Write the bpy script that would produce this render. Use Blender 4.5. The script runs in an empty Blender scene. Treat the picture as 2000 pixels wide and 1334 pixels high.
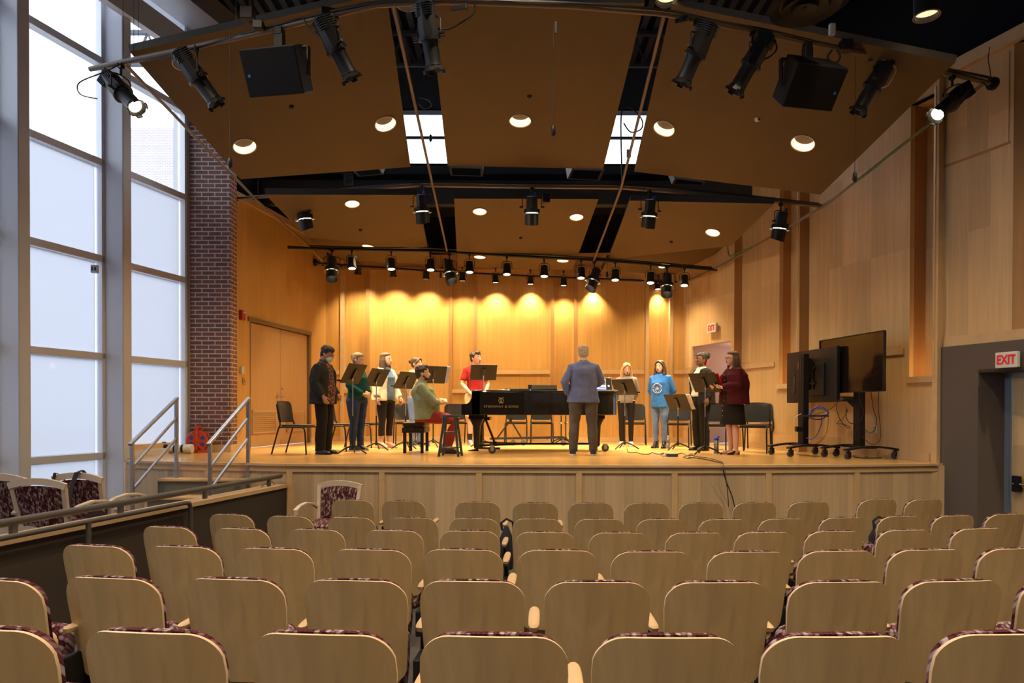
import bpy, math, random
from mathutils import Vector, Matrix, noise
random.seed(7)
R = math.radians
S = bpy.context.scene
COL = S.collection

# ---------------------------------------------------------------- camera
CAMZ = 1.78            # eye height above the lowest audience floor
FPX = 1333.33          # 24 mm on 36 mm, in pixels of the 2000 px wide frame
PITCH = R(0.5)
ROLL = 0.002
_f = Vector((0, math.cos(PITCH), -math.sin(PITCH)))
_r = Vector((1, 0, ROLL)).normalized()
_u = _r.cross(_f).normalized(); _r = _f.cross(_u).normalized()
PY0 = 803.5 + FPX * math.tan(PITCH)
cd = bpy.data.cameras.new('camera'); cam = bpy.data.objects.new('camera', cd); COL.objects.link(cam)
cd.lens = 24; cd.sensor_width = 36; cd.shift_y = (PY0 - 667) / 2000; cd.clip_end = 300; cd.clip_start = 0.05
M = Matrix((_r, _u, -_f)).transposed().to_4x4(); M.translation = (0, 0, CAMZ)
cam.matrix_world = M
S.camera = cam

# ---------------------------------------------------------------- sky, exposure
S.view_settings.view_transform = 'Standard'; S.view_settings.look = 'None'
S.view_settings.gamma = 1.0; S.view_settings.exposure = 0.0; S.view_settings.use_curve_mapping = False
w = bpy.data.worlds.new('overcast_sky'); S.world = w; w.use_nodes = True
nt = w.node_tree; bg = nt.nodes['Background']
tc = nt.nodes.new('ShaderNodeTexCoord'); sx = nt.nodes.new('ShaderNodeSeparateXYZ'); cr = nt.nodes.new('ShaderNodeValToRGB')
nt.links.new(tc.outputs['Generated'], sx.inputs[0]); nt.links.new(sx.outputs['Z'], cr.inputs[0]); nt.links.new(cr.outputs[0], bg.inputs[0])
cr.color_ramp.elements[0].position = 0.0; cr.color_ramp.elements[0].color = (0.60, 0.65, 0.76, 1)
cr.color_ramp.elements[1].position = 0.45; cr.color_ramp.elements[1].color = (0.86, 0.92, 1.0, 1)
bg.inputs['Strength'].default_value = 4.2
S.cycles.use_denoising = True
S.cycles.max_bounces = 8
S.cycles.sample_clamp_indirect = 4.0

STAGE = 1.10
def ray(px, py):
    return _f + _r * ((px - 1000) / FPX) + _u * ((PY0 - py) / FPX)
def at(px, py, Y):
    d = ray(px, py); t = Y / d.y
    return Vector((0, 0, CAMZ)) + d * t
def on_z(px, py, z=STAGE):
    d = ray(px, py); t = (z - CAMZ) / d.z
    return Vector((0, 0, CAMZ)) + d * t
def on_plane(px, py, p, n):
    d = ray(px, py); o = Vector((0, 0, CAMZ)); return o + d * ((Vector(p) - o).dot(n) / d.dot(n))
def xat(px, Y):       # world x of a pixel column near the horizon at depth Y
    return at(px, 803, Y).x

# ---------------------------------------------------------------- mesh builder
class MB:
    def __init__(s): s.v = []; s.f = []; s.T = Matrix()
    def add(s, vs, fs, T=None):
        n = len(s.v); T = s.T if T is None else s.T @ T
        s.v += [tuple(T @ Vector(p)) for p in vs]; s.f += [tuple(i + n for i in f) for f in fs]; return s
    def box(s, c, d, T=None, rz=0, rx=0, ry=0):
        x, y, z = (k / 2 for k in d)
        L = Matrix.Translation(c) @ Matrix.Rotation(rz, 4, 'Z') @ Matrix.Rotation(ry, 4, 'Y') @ Matrix.Rotation(rx, 4, 'X')
        if T is not None: L = T @ L
        return s.add([(-x,-y,-z),(x,-y,-z),(x,y,-z),(-x,y,-z),(-x,-y,z),(x,-y,z),(x,y,z),(-x,y,z)],
            [(0,3,2,1),(4,5,6,7),(0,1,5,4),(1,2,6,5),(2,3,7,6),(3,0,4,7)], L)
    def bar(s, p, q, w, h, T=None):          # rectangular bar from p to q, w sideways, h upwards
        p = Vector(p); q = Vector(q); d = q - p; L = d.length; d.normalize()
        up = Vector((0,0,1)) if abs(d.z) < .95 else Vector((0,1,0))
        sd = d.cross(up).normalized(); up = sd.cross(d)
        m = Matrix((sd, d, up)).transposed().to_4x4(); m.translation = (p + q) / 2
        return s.box((0,0,0), (w, L, h), m if T is None else T @ m)
    def tube(s, pts, r, seg=10, caps=True, T=None, closed=False):
        pts = [Vector(p) for p in pts]; n = len(pts)
        if not isinstance(r, (list, tuple)): r = [r] * n
        vs = []; fs = []; ref = None
        for i, p in enumerate(pts):
            if closed: t = pts[(i+1) % n] - pts[i-1]
            else: t = (pts[i+1] - p if i == 0 else p - pts[i-1] if i == n-1 else (pts[i+1] - p).normalized() + (p - pts[i-1]).normalized())
            if t.length < 1e-9: t = Vector((0,0,1))
            t.normalize()
            if ref is None: ref = Vector((1,0,0)) if abs(t.x) < .9 else Vector((0,1,0))
            a = ref - t * ref.dot(t)
            if a.length < 1e-6: a = Vector((0,1,0)) - t * t.y
            a.normalize(); b = t.cross(a); ref = a
            for k in range(seg):
                an = 2*math.pi*k/seg; vs.append(p + (a*math.cos(an) + b*math.sin(an)) * r[i])
        m = n if closed else n - 1
        for i in range(m):
            j = (i+1) % n
            for k in range(seg):
                l = (k+1) % seg; fs.append((i*seg+k, i*seg+l, j*seg+l, j*seg+k))
        if caps and not closed: fs.append(tuple(range(seg))[::-1]); fs.append(tuple((n-1)*seg + k for k in range(seg)))
        return s.add(vs, fs, T)
    def cyl(s, p, q, r0, r1=None, seg=16, T=None): return s.tube([p, q], [r0, r0 if r1 is None else r1], seg, T=T)
    def rings(s, rs, seg=20, T=None, pw=2.0):      # rs: (cx,cy,cz,rx,ry) horizontal rings, capped; pw>2 squarer
        vs = []; fs = []
        for cx, cy, cz, rx, ry in rs:
            for k in range(seg):
                a = 2*math.pi*k/seg; c = math.cos(a); q = math.sin(a); e = 2/pw
                vs.append((cx + rx*math.copysign(abs(c)**e, c), cy + ry*math.copysign(abs(q)**e, q), cz))
        n = len(rs)
        for i in range(n-1):
            for k in range(seg):
                l = (k+1) % seg; fs.append((i*seg+k, i*seg+l, (i+1)*seg+l, (i+1)*seg+k))
        fs.append(tuple(range(seg))[::-1]); fs.append(tuple((n-1)*seg+k for k in range(seg)))
        return s.add(vs, fs, T)
    def lathe(s, prof, seg=24, T=None):             # prof: (r,z) from bottom to top, closed by caps
        return s.rings([(0,0,z,r,r) for r, z in prof], seg, T)
    def ball(s, c, r, seg=14, T=None):
        r = (r,r,r) if not isinstance(r,(tuple,list)) else r; n = seg//2
        return s.rings([(c[0],c[1],c[2]-r[2]*math.cos(math.pi*(i+.15)/(n+.3)), r[0]*math.sin(math.pi*(i+.15)/(n+.3)), r[1]*math.sin(math.pi*(i+.15)/(n+.3))) for i in range(n+1)], seg, T)
    def prism(s, poly, z0, z1, T=None):             # plan polygon extruded in z
        n = len(poly); vs = [(x,y,z0) for x,y in poly] + [(x,y,z1) for x,y in poly]
        fs = [tuple(range(n))[::-1], tuple(range(n,2*n))] + [(i,(i+1)%n,(i+1)%n+n,i+n) for i in range(n)]
        return s.add(vs, fs, T)
    def slab(s, quad, t):                            # 3-D polygon thickened along -n... t vector
        n = len(quad); q = [Vector(p) for p in quad]; t = Vector(t)
        return s.add(q + [p + t for p in q], [tuple(range(n))[::-1], tuple(range(n,2*n))] + [(i,(i+1)%n,(i+1)%n+n,i+n) for i in range(n)])
    def build(s, name, m, parent=None, smooth=None, bevel=0, label=None, cat=None, group=None, kind=None, remesh=0, sub=0, smoothit=0):
        me = bpy.data.meshes.new(name); me.from_pydata(s.v, [], s.f); me.update()
        import bmesh
        bm = bmesh.new(); bm.from_mesh(me); bmesh.ops.recalc_face_normals(bm, faces=bm.faces); bm.to_mesh(me); bm.free()
        o = bpy.data.objects.new(name, me); COL.objects.link(o)
        if m: me.materials.append(m)
        if parent: o.parent = parent
        if bevel:
            b = o.modifiers.new('bevel', 'BEVEL'); b.width = bevel; b.segments = 2; b.limit_method = 'ANGLE'; b.angle_limit = R(40)
        if remesh:
            b = o.modifiers.new('remesh', 'REMESH'); b.mode = 'VOXEL'; b.voxel_size = remesh; b.use_smooth_shade = True
            b = o.modifiers.new('smooth', 'SMOOTH'); b.factor = .5; b.iterations = smoothit or 4
        if sub:
            b = o.modifiers.new('sub', 'SUBSURF'); b.levels = sub; b.render_levels = sub
        if smooth is not None:
            if smooth >= 180: me.shade_smooth()
            else:
                me.shade_smooth()
                for e in me.edges: pass
                me.set_sharp_from_angle(angle=R(smooth))
        tag(o, label, cat, group, kind)
        return o
def tag(o, label=None, cat=None, group=None, kind=None):
    if label: o['label'] = label
    if cat: o['category'] = cat
    if group: o['group'] = group
    if kind: o['kind'] = kind
    return o
def empty(name, loc=(0,0,0), rz=0, label=None, cat=None, group=None, rx=0, ry=0):
    o = bpy.data.objects.new(name, None); COL.objects.link(o); o.location = loc; o.rotation_euler = (rx, ry, rz)
    o.empty_display_size = .1
    return tag(o, label, cat, group)
def kids(o): return [c for c in bpy.data.objects if c.parent == o]
KID = {}
def copy_tree(o, loc=None, rz=None, label=None, group=None, scale=None, drop=()):
    # ids of children are cached so that hundreds of copies stay quick
    def rec(a, p):
        c = a.copy(); COL.objects.link(c)
        if p is not None: c.parent = p
        if a.name not in KID: KID[a.name] = [k.name for k in kids(a)]
        for k in KID[a.name]:
            if k.split('.')[0] in drop and p is None: continue
            rec(bpy.data.objects[k], c)
        return c
    c = rec(o, None)
    if loc is not None: c.location = loc
    if rz is not None: c.rotation_euler = (c.rotation_euler[0], c.rotation_euler[1], rz)
    if scale is not None: c.scale = scale
    if label: c['label'] = label
    if group: c['group'] = group
    return c
def structure(mb, name, m, **k): return mb.build(name, m, kind='structure', **k)

# ---------------------------------------------------------------- materials
def mat(name, col, rough=.6, metal=0, spec=.5, emit=None, es=0, coat=0, bump=0, bscale=60, var=0, vscale=8):
    m = bpy.data.materials.new(name); m.use_nodes = True; n = m.node_tree; b = n.nodes['Principled BSDF']
    b.inputs['Base Color'].default_value = (*col, 1); b.inputs['Roughness'].default_value = rough; b.inputs['Metallic'].default_value = metal
    b.inputs['Specular IOR Level'].default_value = spec; b.inputs['Coat Weight'].default_value = coat; b.inputs['Coat Roughness'].default_value = .1
    if emit: b.inputs['Emission Color'].default_value = (*emit, 1); b.inputs['Emission Strength'].default_value = es
    t = n.nodes.new('ShaderNodeTexCoord')
    if bump:
        ns = n.nodes.new('ShaderNodeTexNoise'); ns.inputs['Scale'].default_value = bscale; bp = n.nodes.new('ShaderNodeBump'); bp.inputs['Strength'].default_value = bump
        n.links.new(t.outputs['Object'], ns.inputs['Vector']); n.links.new(ns.outputs[0], bp.inputs['Height']); n.links.new(bp.outputs[0], b.inputs['Normal'])
    if var:
        ns = n.nodes.new('ShaderNodeTexNoise'); ns.inputs['Scale'].default_value = vscale; ns.inputs['Detail'].default_value = 5
        r = n.nodes.new('ShaderNodeValToRGB'); r.color_ramp.elements[0].position = .3; r.color_ramp.elements[1].position = .7
        r.color_ramp.elements[0].color = (*[c*(1-var) for c in col], 1); r.color_ramp.elements[1].color = (*[min(1, c*(1+var)) for c in col], 1)
        n.links.new(t.outputs['Object'], ns.inputs['Vector']); n.links.new(ns.outputs[0], r.inputs[0]); n.links.new(r.outputs[0], b.inputs['Base Color'])
    return m
def wood(name, col, rough=.35, stretch=(9, 9, .35), leaf=5.0, leafamt=.07, amt=.16, seams=0.0, spec=.35, bandz=1.37):
    """veneer: long streaks along z, leaves of slightly different tone side by side"""
    m = mat(name, col, rough, spec=spec); n = m.node_tree; L = n.links; b = n.nodes['Principled BSDF']; N = n.nodes.new
    t = N('ShaderNodeTexCoord'); mp = N('ShaderNodeMapping'); mp.inputs['Scale'].default_value = stretch
    ns = N('ShaderNodeTexNoise'); ns.inputs['Scale'].default_value = 2.2; ns.inputs['Detail'].default_value = 6; ns.inputs['Distortion'].default_value = .8
    L.new(t.outputs['Object'], mp.inputs[0]); L.new(mp.outputs[0], ns.inputs['Vector'])
    r = N('ShaderNodeValToRGB'); r.color_ramp.elements[0].position = .32; r.color_ramp.elements[1].position = .7
    r.color_ramp.elements[0].color = (*[c*(1-amt) for c in col], 1); r.color_ramp.elements[1].color = (*[min(1,c*(1+amt*.6)) for c in col], 1)
    L.new(ns.outputs[0], r.inputs[0]); out = r.outputs[0]
    if leafamt:
        s = N('ShaderNodeSeparateXYZ'); L.new(t.outputs['Object'], s.inputs[0])
        a = N('ShaderNodeMath'); a.operation = 'ADD'; L.new(s.outputs[0], a.inputs[0]); L.new(s.outputs[1], a.inputs[1])
        q = N('ShaderNodeMath'); q.operation = 'MULTIPLY'; q.inputs[1].default_value = leaf; L.new(a.outputs[0], q.inputs[0])
        fl = N('ShaderNodeMath'); fl.operation = 'FLOOR'; L.new(q.outputs[0], fl.inputs[0])
        zz = N('ShaderNodeMath'); zz.operation = 'DIVIDE'; zz.inputs[1].default_value = bandz; L.new(s.outputs[2], zz.inputs[0])
        zf = N('ShaderNodeMath'); zf.operation = 'FLOOR'; L.new(zz.outputs[0], zf.inputs[0])
        cx = N('ShaderNodeCombineXYZ'); L.new(fl.outputs[0], cx.inputs[0]); L.new(zf.outputs[0], cx.inputs[1])
        wn = N('ShaderNodeTexWhiteNoise'); L.new(cx.outputs[0], wn.inputs['Vector'])
        mr = N('ShaderNodeMapRange'); mr.inputs['To Min'].default_value = 1-leafamt; mr.inputs['To Max'].default_value = 1+leafamt; L.new(wn.outputs['Value'], mr.inputs[0])
        h = N('ShaderNodeVectorMath'); h.operation = 'SCALE'; L.new(out, h.inputs[0]); L.new(mr.outputs[0], h.inputs['Scale']); out = h.outputs[0]
    L.new(out, b.inputs['Base Color'])
    return m
def brickmat(name, c1, c2, mortar):
    m = mat(name, c1, .85); n = m.node_tree; L = n.links; b = n.nodes['Principled BSDF']; N = n.nodes.new
    t = N('ShaderNodeTexCoord'); s = N('ShaderNodeSeparateXYZ'); L.new(t.outputs['Object'], s.inputs[0])
    a = N('ShaderNodeMath'); a.operation = 'ADD'; L.new(s.outputs[0], a.inputs[0]); L.new(s.outputs[1], a.inputs[1])
    c = N('ShaderNodeCombineXYZ'); L.new(a.outputs[0], c.inputs[0]); L.new(s.outputs[2], c.inputs[1])
    br = N('ShaderNodeTexBrick'); L.new(c.outputs[0], br.inputs['Vector'])
    br.inputs['Scale'].default_value = 1; br.inputs['Brick Width'].default_value = .215; br.inputs['Row Height'].default_value = .0715
    br.inputs['Mortar Size'].default_value = .009; br.inputs['Mortar Smooth'].default_value = .2; br.inputs['Bias'].default_value = -.35
    br.inputs['Color1'].default_value = (*c1,1); br.inputs['Color2'].default_value = (*c2,1); br.inputs['Mortar'].default_value = (*mortar,1)
    ns = N('ShaderNodeTexNoise'); ns.inputs['Scale'].default_value = 30; ns.inputs['Detail'].default_value = 6; L.new(t.outputs['Object'], ns.inputs['Vector'])
    mx = N('ShaderNodeMixRGB'); mx.blend_type = 'OVERLAY'; mx.inputs[0].default_value = .35; L.new(br.outputs['Color'], mx.inputs[1]); L.new(ns.outputs[0], mx.inputs[2])
    L.new(mx.outputs[0], b.inputs['Base Color'])
    bp = N('ShaderNodeBump'); bp.inputs['Strength'].default_value = .6; bp.inputs['Distance'].default_value = .01; bp.invert = True
    L.new(br.outputs['Fac'], bp.inputs['Height']); L.new(bp.outputs[0], b.inputs['Normal'])
    return m
def fabricmat(name, dark, mid, light, sx=34, sz=17):
    """woven leaf pattern: staggered slanting lozenges of three tones"""
    m = mat(name, mid, .9, spec=.1); n = m.node_tree; L = n.links; b = n.nodes['Principled BSDF']; N = n.nodes.new
    t = N('ShaderNodeTexCoord'); s = N('ShaderNodeSeparateXYZ'); L.new(t.outputs['Object'], s.inputs[0])
    a = N('ShaderNodeMath'); a.operation = 'ADD'; L.new(s.outputs[2], a.inputs[0]); L.new(s.outputs[1], a.inputs[1])
    c = N('ShaderNodeCombineXYZ'); L.new(s.outputs[0], c.inputs[0]); L.new(a.outputs[0], c.inputs[1])
    mp = N('ShaderNodeMapping'); mp.inputs['Scale'].default_value = (sx, sz, 1); mp.inputs['Rotation'].default_value = (0, 0, .25); L.new(c.outputs[0], mp.inputs[0])
    v = N('ShaderNodeTexVoronoi'); v.voronoi_dimensions = '2D'; v.inputs['Scale'].default_value = 1; v.inputs['Randomness'].default_value = .45; L.new(mp.outputs[0], v.inputs['Vector'])
    sp = N('ShaderNodeSeparateColor'); L.new(v.outputs['Color'], sp.inputs[0])
    r = N('ShaderNodeValToRGB'); r.color_ramp.interpolation = 'CONSTANT'; e = r.color_ramp.elements
    e[0].color = (*dark,1); e[1].position = .38; e[1].color = (*mid,1); k = e.new(.66); k.color = (*light,1); L.new(sp.outputs[0], r.inputs[0])
    r2 = N('ShaderNodeValToRGB'); r2.color_ramp.elements[0].position = .30; r2.color_ramp.elements[1].position = .55
    r2.color_ramp.elements[0].color = (1,1,1,1); r2.color_ramp.elements[1].color = (.45,.25,.28,1); L.new(v.outputs['Distance'], r2.inputs[0])
    mx = N('ShaderNodeMixRGB'); mx.blend_type = 'MULTIPLY'; mx.inputs[0].default_value = 1; L.new(r.outputs[0], mx.inputs[1]); L.new(r2.outputs[0], mx.inputs[2])
    L.new(mx.outputs[0], b.inputs['Base Color'])
    return m
WALLWOOD = wood('maple_veneer', (.66, .38, .12), .38, leaf=6.5, leafamt=.05, amt=.10)
WALLHALL = wood('maple_veneer_hall_light', (.70, .48, .24), .42, leaf=5.5, leafamt=.13, amt=.10)  # same maple as the stage walls, mixed hall light put into the tone
TRIM = wood('maple_trim', (.68, .47, .25), .4, stretch=(2, 2, 2), leafamt=0, amt=.08)
REVEAL = wood('brown_reveal', (.44, .23, .09), .55, leafamt=0, amt=.08)  # darker brown than the veneer, for returns, groove strips and head band
STAGEPANEL = wood('maple_stage_front', (.62, .46, .28), .42, leaf=8, leafamt=.10, amt=.10)
SEATPLY = wood('moulded_plywood', (.60, .43, .215), .36, stretch=(7, 7, 1.1), leafamt=0, amt=.13, spec=.45)
PLYEDGE = mat('plywood_edge', (.72, .55, .36), .4)
ARMWOOD = wood('armrest_maple', (.66, .46, .27), .35, stretch=(3, 1, 3), leafamt=0, amt=.08)
CLOUD = mat('painted_ceiling_panel', (.085, .054, .023), .6, spec=.3, bump=.05, bscale=120, var=.03, vscale=2)
CLOUDEDGE = mat('panel_edge_grey', (.17, .15, .12), .6); REAREDGE = mat('panel_edge_dark', (.035, .035, .032), .7)
BRICK = brickmat('red_brown_brick', (.20, .085, .07), (.10, .06, .062), (.50, .44, .41))
FABRIC = fabricmat('maroon_leaf_fabric', (.085, .022, .033), (.19, .10, .12), (.34, .29, .33), 58, 34)
FABRIC2 = fabricmat('maroon_chain_fabric', (.085, .025, .032), (.19, .09, .095), (.36, .29, .27), 62, 36)
DARKWALL = mat('grey_brown_fabric_wall', (.125, .10, .085), .9, bump=.15, bscale=300)
LOWWALL = mat('dark_low_wall', (.055, .042, .034), .8)
CARPET = mat('grey_carpet', (.07, .06, .06), .95, bump=.3, bscale=400)
ALU = mat('brushed_aluminium', (.68, .70, .76), .4, metal=.2)
ALUDARK = mat('bronze_aluminium', (.36, .35, .36), .45, metal=.35)
STEEL = mat('satin_steel', (.55, .56, .58), .3, metal=.9)
RAILPAINT = mat('grey_painted_rail', (.085, .078, .072), .45)
BLACKM = mat('black_metal', (.010, .010, .012), .45, spec=.35)
BLACKP = mat('black_plastic', (.013, .014, .017), .5, spec=.35)
PIPE = mat('weathered_pipe', (.17, .13, .095), .5, metal=.4)
BLACKCAB = mat('black_cable', (.012, .012, .012), .5)
CHROME = mat('chrome', (.8, .8, .8), .15, metal=1)
DECK = mat('dark_roof_deck', (.007, .008, .012), .9, spec=.1)
NAVY = mat('dark_blue_upper_wall', (.03, .04, .055), .8)
WHITEP = mat('white_plastic', (.75, .74, .70), .5)
REDP = mat('red_plastic', (.35, .02, .02), .4)
PIANO = mat('piano_satin_black', (.010, .009, .009), .24, coat=.3)
LENS = mat('lamp_lens_lit', (1,.9,.75), .3, emit=(1.0,.82,.55), es=5)
CAN = mat('downlight_reflector', (.85,.72,.55), .35, emit=(1.0,.74,.45), es=1.6)
def glassmat(name, tint, cloudy):
    m = bpy.data.materials.new(name); m.use_nodes = True; n = m.node_tree; n.nodes.clear(); N = n.nodes.new; L = n.links
    o = N('ShaderNodeOutputMaterial'); tr = N('ShaderNodeBsdfTransparent'); tr.inputs[0].default_value = (*tint, 1)
    tl = N('ShaderNodeBsdfTranslucent'); tl.inputs[0].default_value = (.60,.60,.62,1); gl = N('ShaderNodeBsdfGlossy'); gl.inputs['Roughness'].default_value = .03
    a = N('ShaderNodeMixShader'); a.inputs[0].default_value = cloudy; L.new(tr.outputs[0], a.inputs[1]); L.new(tl.outputs[0], a.inputs[2])
    fr = N('ShaderNodeFresnel'); fr.inputs[0].default_value = 1.1; b = N('ShaderNodeMixShader'); L.new(fr.outputs[0], b.inputs[0]); L.new(a.outputs[0], b.inputs[1]); L.new(gl.outputs[0], b.inputs[2])
    L.new(b.outputs[0], o.inputs[0]); return m
GLASS = glassmat('window_glass', (.93,.95,.97), .04)
FROST = glassmat('frosted_glass', (.64,.69,.77), .82)
def floormat():
    m = mat('varnished_maple_floor', (.62,.42,.20), .16, spec=.5); n = m.node_tree; L = n.links; b = n.nodes['Principled BSDF']; N = n.nodes.new
    t = N('ShaderNodeTexCoord'); br = N('ShaderNodeTexBrick'); L.new(t.outputs['Object'], br.inputs['Vector'])
    br.inputs['Scale'].default_value = 1; br.inputs['Brick Width'].default_value = 1.1; br.inputs['Row Height'].default_value = .057; br.inputs['Mortar Size'].default_value = .0012
    br.inputs['Color1'].default_value = (.66,.41,.155,1); br.inputs['Color2'].default_value = (.59,.36,.13,1); br.inputs['Mortar'].default_value = (.52,.32,.12,1)
    L.new(br.outputs['Color'], b.inputs['Base Color'])
    ns = N('ShaderNodeTexNoise'); ns.inputs['Scale'].default_value = 3; L.new(t.outputs['Object'], ns.inputs['Vector'])
    mr = N('ShaderNodeMapRange'); mr.inputs['To Min'].default_value = .17; mr.inputs['To Max'].default_value = .23; L.new(ns.outputs[0], mr.inputs[0]); L.new(mr.outputs[0], b.inputs['Roughness'])
    return m
FLOORW = floormat()
def spot(name, loc, target, power, size=60, blend=.6, rad=.05, col=(1,.72,.38), parent=None):
    l = bpy.data.lights.new(name, 'SPOT'); l.energy = power; l.spot_size = R(size); l.spot_blend = blend; l.shadow_soft_size = rad; l.color = col
    o = bpy.data.objects.new(name, l); COL.objects.link(o); o.location = loc
    o.rotation_euler = (Vector(target) - Vector(loc)).to_track_quat('-Z', 'Y').to_euler()
    return o
def text(name, s, size, m, loc, rot, parent=None, ext=.0015, align='CENTER', sx=1, off=0):
    c = bpy.data.curves.new(name, 'FONT'); c.body = s; c.size = size; c.extrude = ext; c.offset = off; c.align_x = align; c.align_y = 'CENTER'
    o = bpy.data.objects.new(name, c); COL.objects.link(o); c.materials.append(m); o.location = loc; o.rotation_euler = rot; o.scale = (sx,1,1)
    me = bpy.data.meshes.new_from_object(o); q = bpy.data.objects.new(name, me); COL.objects.link(q); q.location = loc; q.rotation_euler = rot; q.scale = (sx,1,1)
    bpy.data.objects.remove(o)
    if parent: q.parent = parent
    return q
# ================================================================ the room
V = Vector
def uof(px): return at(px, 803, 1.0).x
# right wall: panel line X = RA - RB*Y (offset o outwards)
RA, RB = 8.825, .326
def rw(px, o=0.0):
    Y = (RA + o*1.052) / (uof(px) + RB); return V((uof(px)*Y, Y, 0))
def rwY(Y, o=0.0): return V((RA + o*1.052 - RB*Y, Y, 0))
NR = V((1, RB, 0)).normalized()
def strip(mb, p, q, z0, z1, t=.08, n=None):
    """upright wall strip between plan points p and q, thickened by t along n"""
    p = V((p[0], p[1], 0)); q = V((q[0], q[1], 0)); n = V(n) if n is not None else NR
    a, b = p + V((0,0,z0)), q + V((0,0,z0)); return mb.slab([a, b, q + V((0,0,z1)), p + V((0,0,z1))], n*t)
WT = CAMZ + 4.62     # top of the timber lining
NT = CAMZ + 4.36     # top of the niches
LEDGE = STAGE + 1.58; NLEDGE = STAGE + 1.15
# --- right wall
m1 = MB(); rev = MB(); tr = MB(); low = MB()
A0 = rw(1333, -.16); A1 = rw(1350, -.16); A2 = rw(1427, -.16); A3 = rw(1433, -.16)
DTOP = STAGE + 2.08
strip(m1, A0, A1, STAGE, WT); strip(m1, A1, A2, DTOP, WT); strip(m1, A2, A3, STAGE, WT)
rev.T = Matrix()
strip(rev, A3, rw(1448, 0), STAGE, WT, .02, (0,1,0))
B0, B1 = rw(1448), rw(1521)
strip(m1, B0, B1, STAGE, WT)
def px_near(p): return p > 1600
def niche(pa, pb, pc, pd, e, far_px):
    """far return pa-pb, back pb-pc, front pilaster pc-pd; solid below the ledge"""
    a = rw(pa); b = rw(pb, e); c = rw(pc, -.16); d = rw(pd, -.16)
    bk = rwY(c.y + .03, e)
    strip(rev, a, b, NLEDGE, NT, .02, (0,1,0)); strip(m1, b, bk, NLEDGE, NT)
    strip(m1, bk, c, NLEDGE, NT, .04, (0,-1,0))
    strip(m1, a, rwY(c.y, 0), STAGE, NLEDGE); 
    strip(tr, rwY(a.y, -.04), rwY(c.y, -.04), NLEDGE - .055, NLEDGE + .03, e + .04)
    strip(tr, c, d, STAGE, WT, .16)
    strip(m1, a, rwY(c.y, 0), NT, WT, .1)
    strip(m1, rwY(a.y, 0), rwY(c.y, 0), NT, NT+.02, e)
    gl = empty('niche_light', bk + V((0,0,NLEDGE + .05)), label='warm light strip hidden in the %s wall niche' % ('nearer' if px_near(pa) else 'farther'), cat='niche light'); q = MB()
    q.box((-.04,-.0,.0), (.03,.03,.06)); q.build('lamp_strip', LENS, gl)
    l = bpy.data.lights.new('niche_glow', 'POINT'); l.energy = 9; l.color = (1,.62,.25); l.shadow_soft_size = .03; lo_ = bpy.data.objects.new('niche_glow', l); COL.objects.link(lo_); lo_.location = bk + V((-.10,-.0,NLEDGE + .12))
    return a, d
niche(1521, 1543, 1555, 1560, .26, 0)
strip(rev, rw(1560, -.16), rw(1579), STAGE, WT, .02, (0,1,0))
C0, C1 = rw(1579), rw(1775)
strip(m1, C0, C1, STAGE, WT)
niche(1775, 1806, 1820, 1830, .30, 0)
D0 = rw(1841, -.05); D1 = rw(1975, -.05)
strip(rev, rw(1830, -.16), D0, CAMZ + .95, WT, .02, (0,1,0))
strip(m1, D0, D1, CAMZ + .93, WT - .2)
strip(m1, D0, D1, WT - .2, WT)
strip(tr, rw(1838, -.12), rwY(3.0, -.12), WT - .16, WT)             # head band
strip(tr, rw(1841, -.075), rwY(3, -.075), CAMZ + .86, CAMZ + 1.0)    # rail over the dark wall
n0 = rwY(D1.y - .3, .28); strip(rev, D1, n0, CAMZ + 1.0, WT - .16, .02, (0,1,0))
strip(m1, n0, rwY(D1.y - 1.0, .28), CAMZ + 1.0, WT - .16)
strip(m1, rwY(D1.y - 1.0, -.05), rwY(-3, -.05), CAMZ + 1.0, WT - .16)
# ledges on the wide panels
for a, b, o in ((B0, rw(1514), -.03), (rw(1590), rw(1767), -.03), (A0, A1, -.19)):
    strip(tr, rwY(a.y, o), rwY(b.y, o), LEDGE - .07, LEDGE + .015, .05)
structure(m1, 'wall_right', WALLHALL); structure(rev, 'wall_right', REVEAL); structure(tr, 'trim_1', TRIM)
b = MB()
for a, c in ((A0, A1), (A2, A3)): strip(b, rwY(a.y, -.175), rwY(c.y, -.175), STAGE, STAGE + .11, .02)
for a, c in ((B0, B1), (C0, C1), (rw(1775), rw(1818))): strip(b, rwY(a.y, -.015), rwY(c.y, -.015), STAGE, STAGE + .11, .02)
structure(b, 'baseboard_right', TRIM)
s = MB(); g = rw(1965, -.053); h = rw(1841, -.053)                    # panel joints and the shallow step of the high panel
strip(s, rw(1845, -.062), rw(1965, -.062), CAMZ + 3.30, WT - .22, .02)
structure(s, 'wall_right', WALLHALL)
s = MB()
strip(s, rw(1838, -.06), rw(1968, -.06), CAMZ + 3.27, CAMZ + 3.30, .02); structure(s, 'trim_2', REVEAL)
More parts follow.
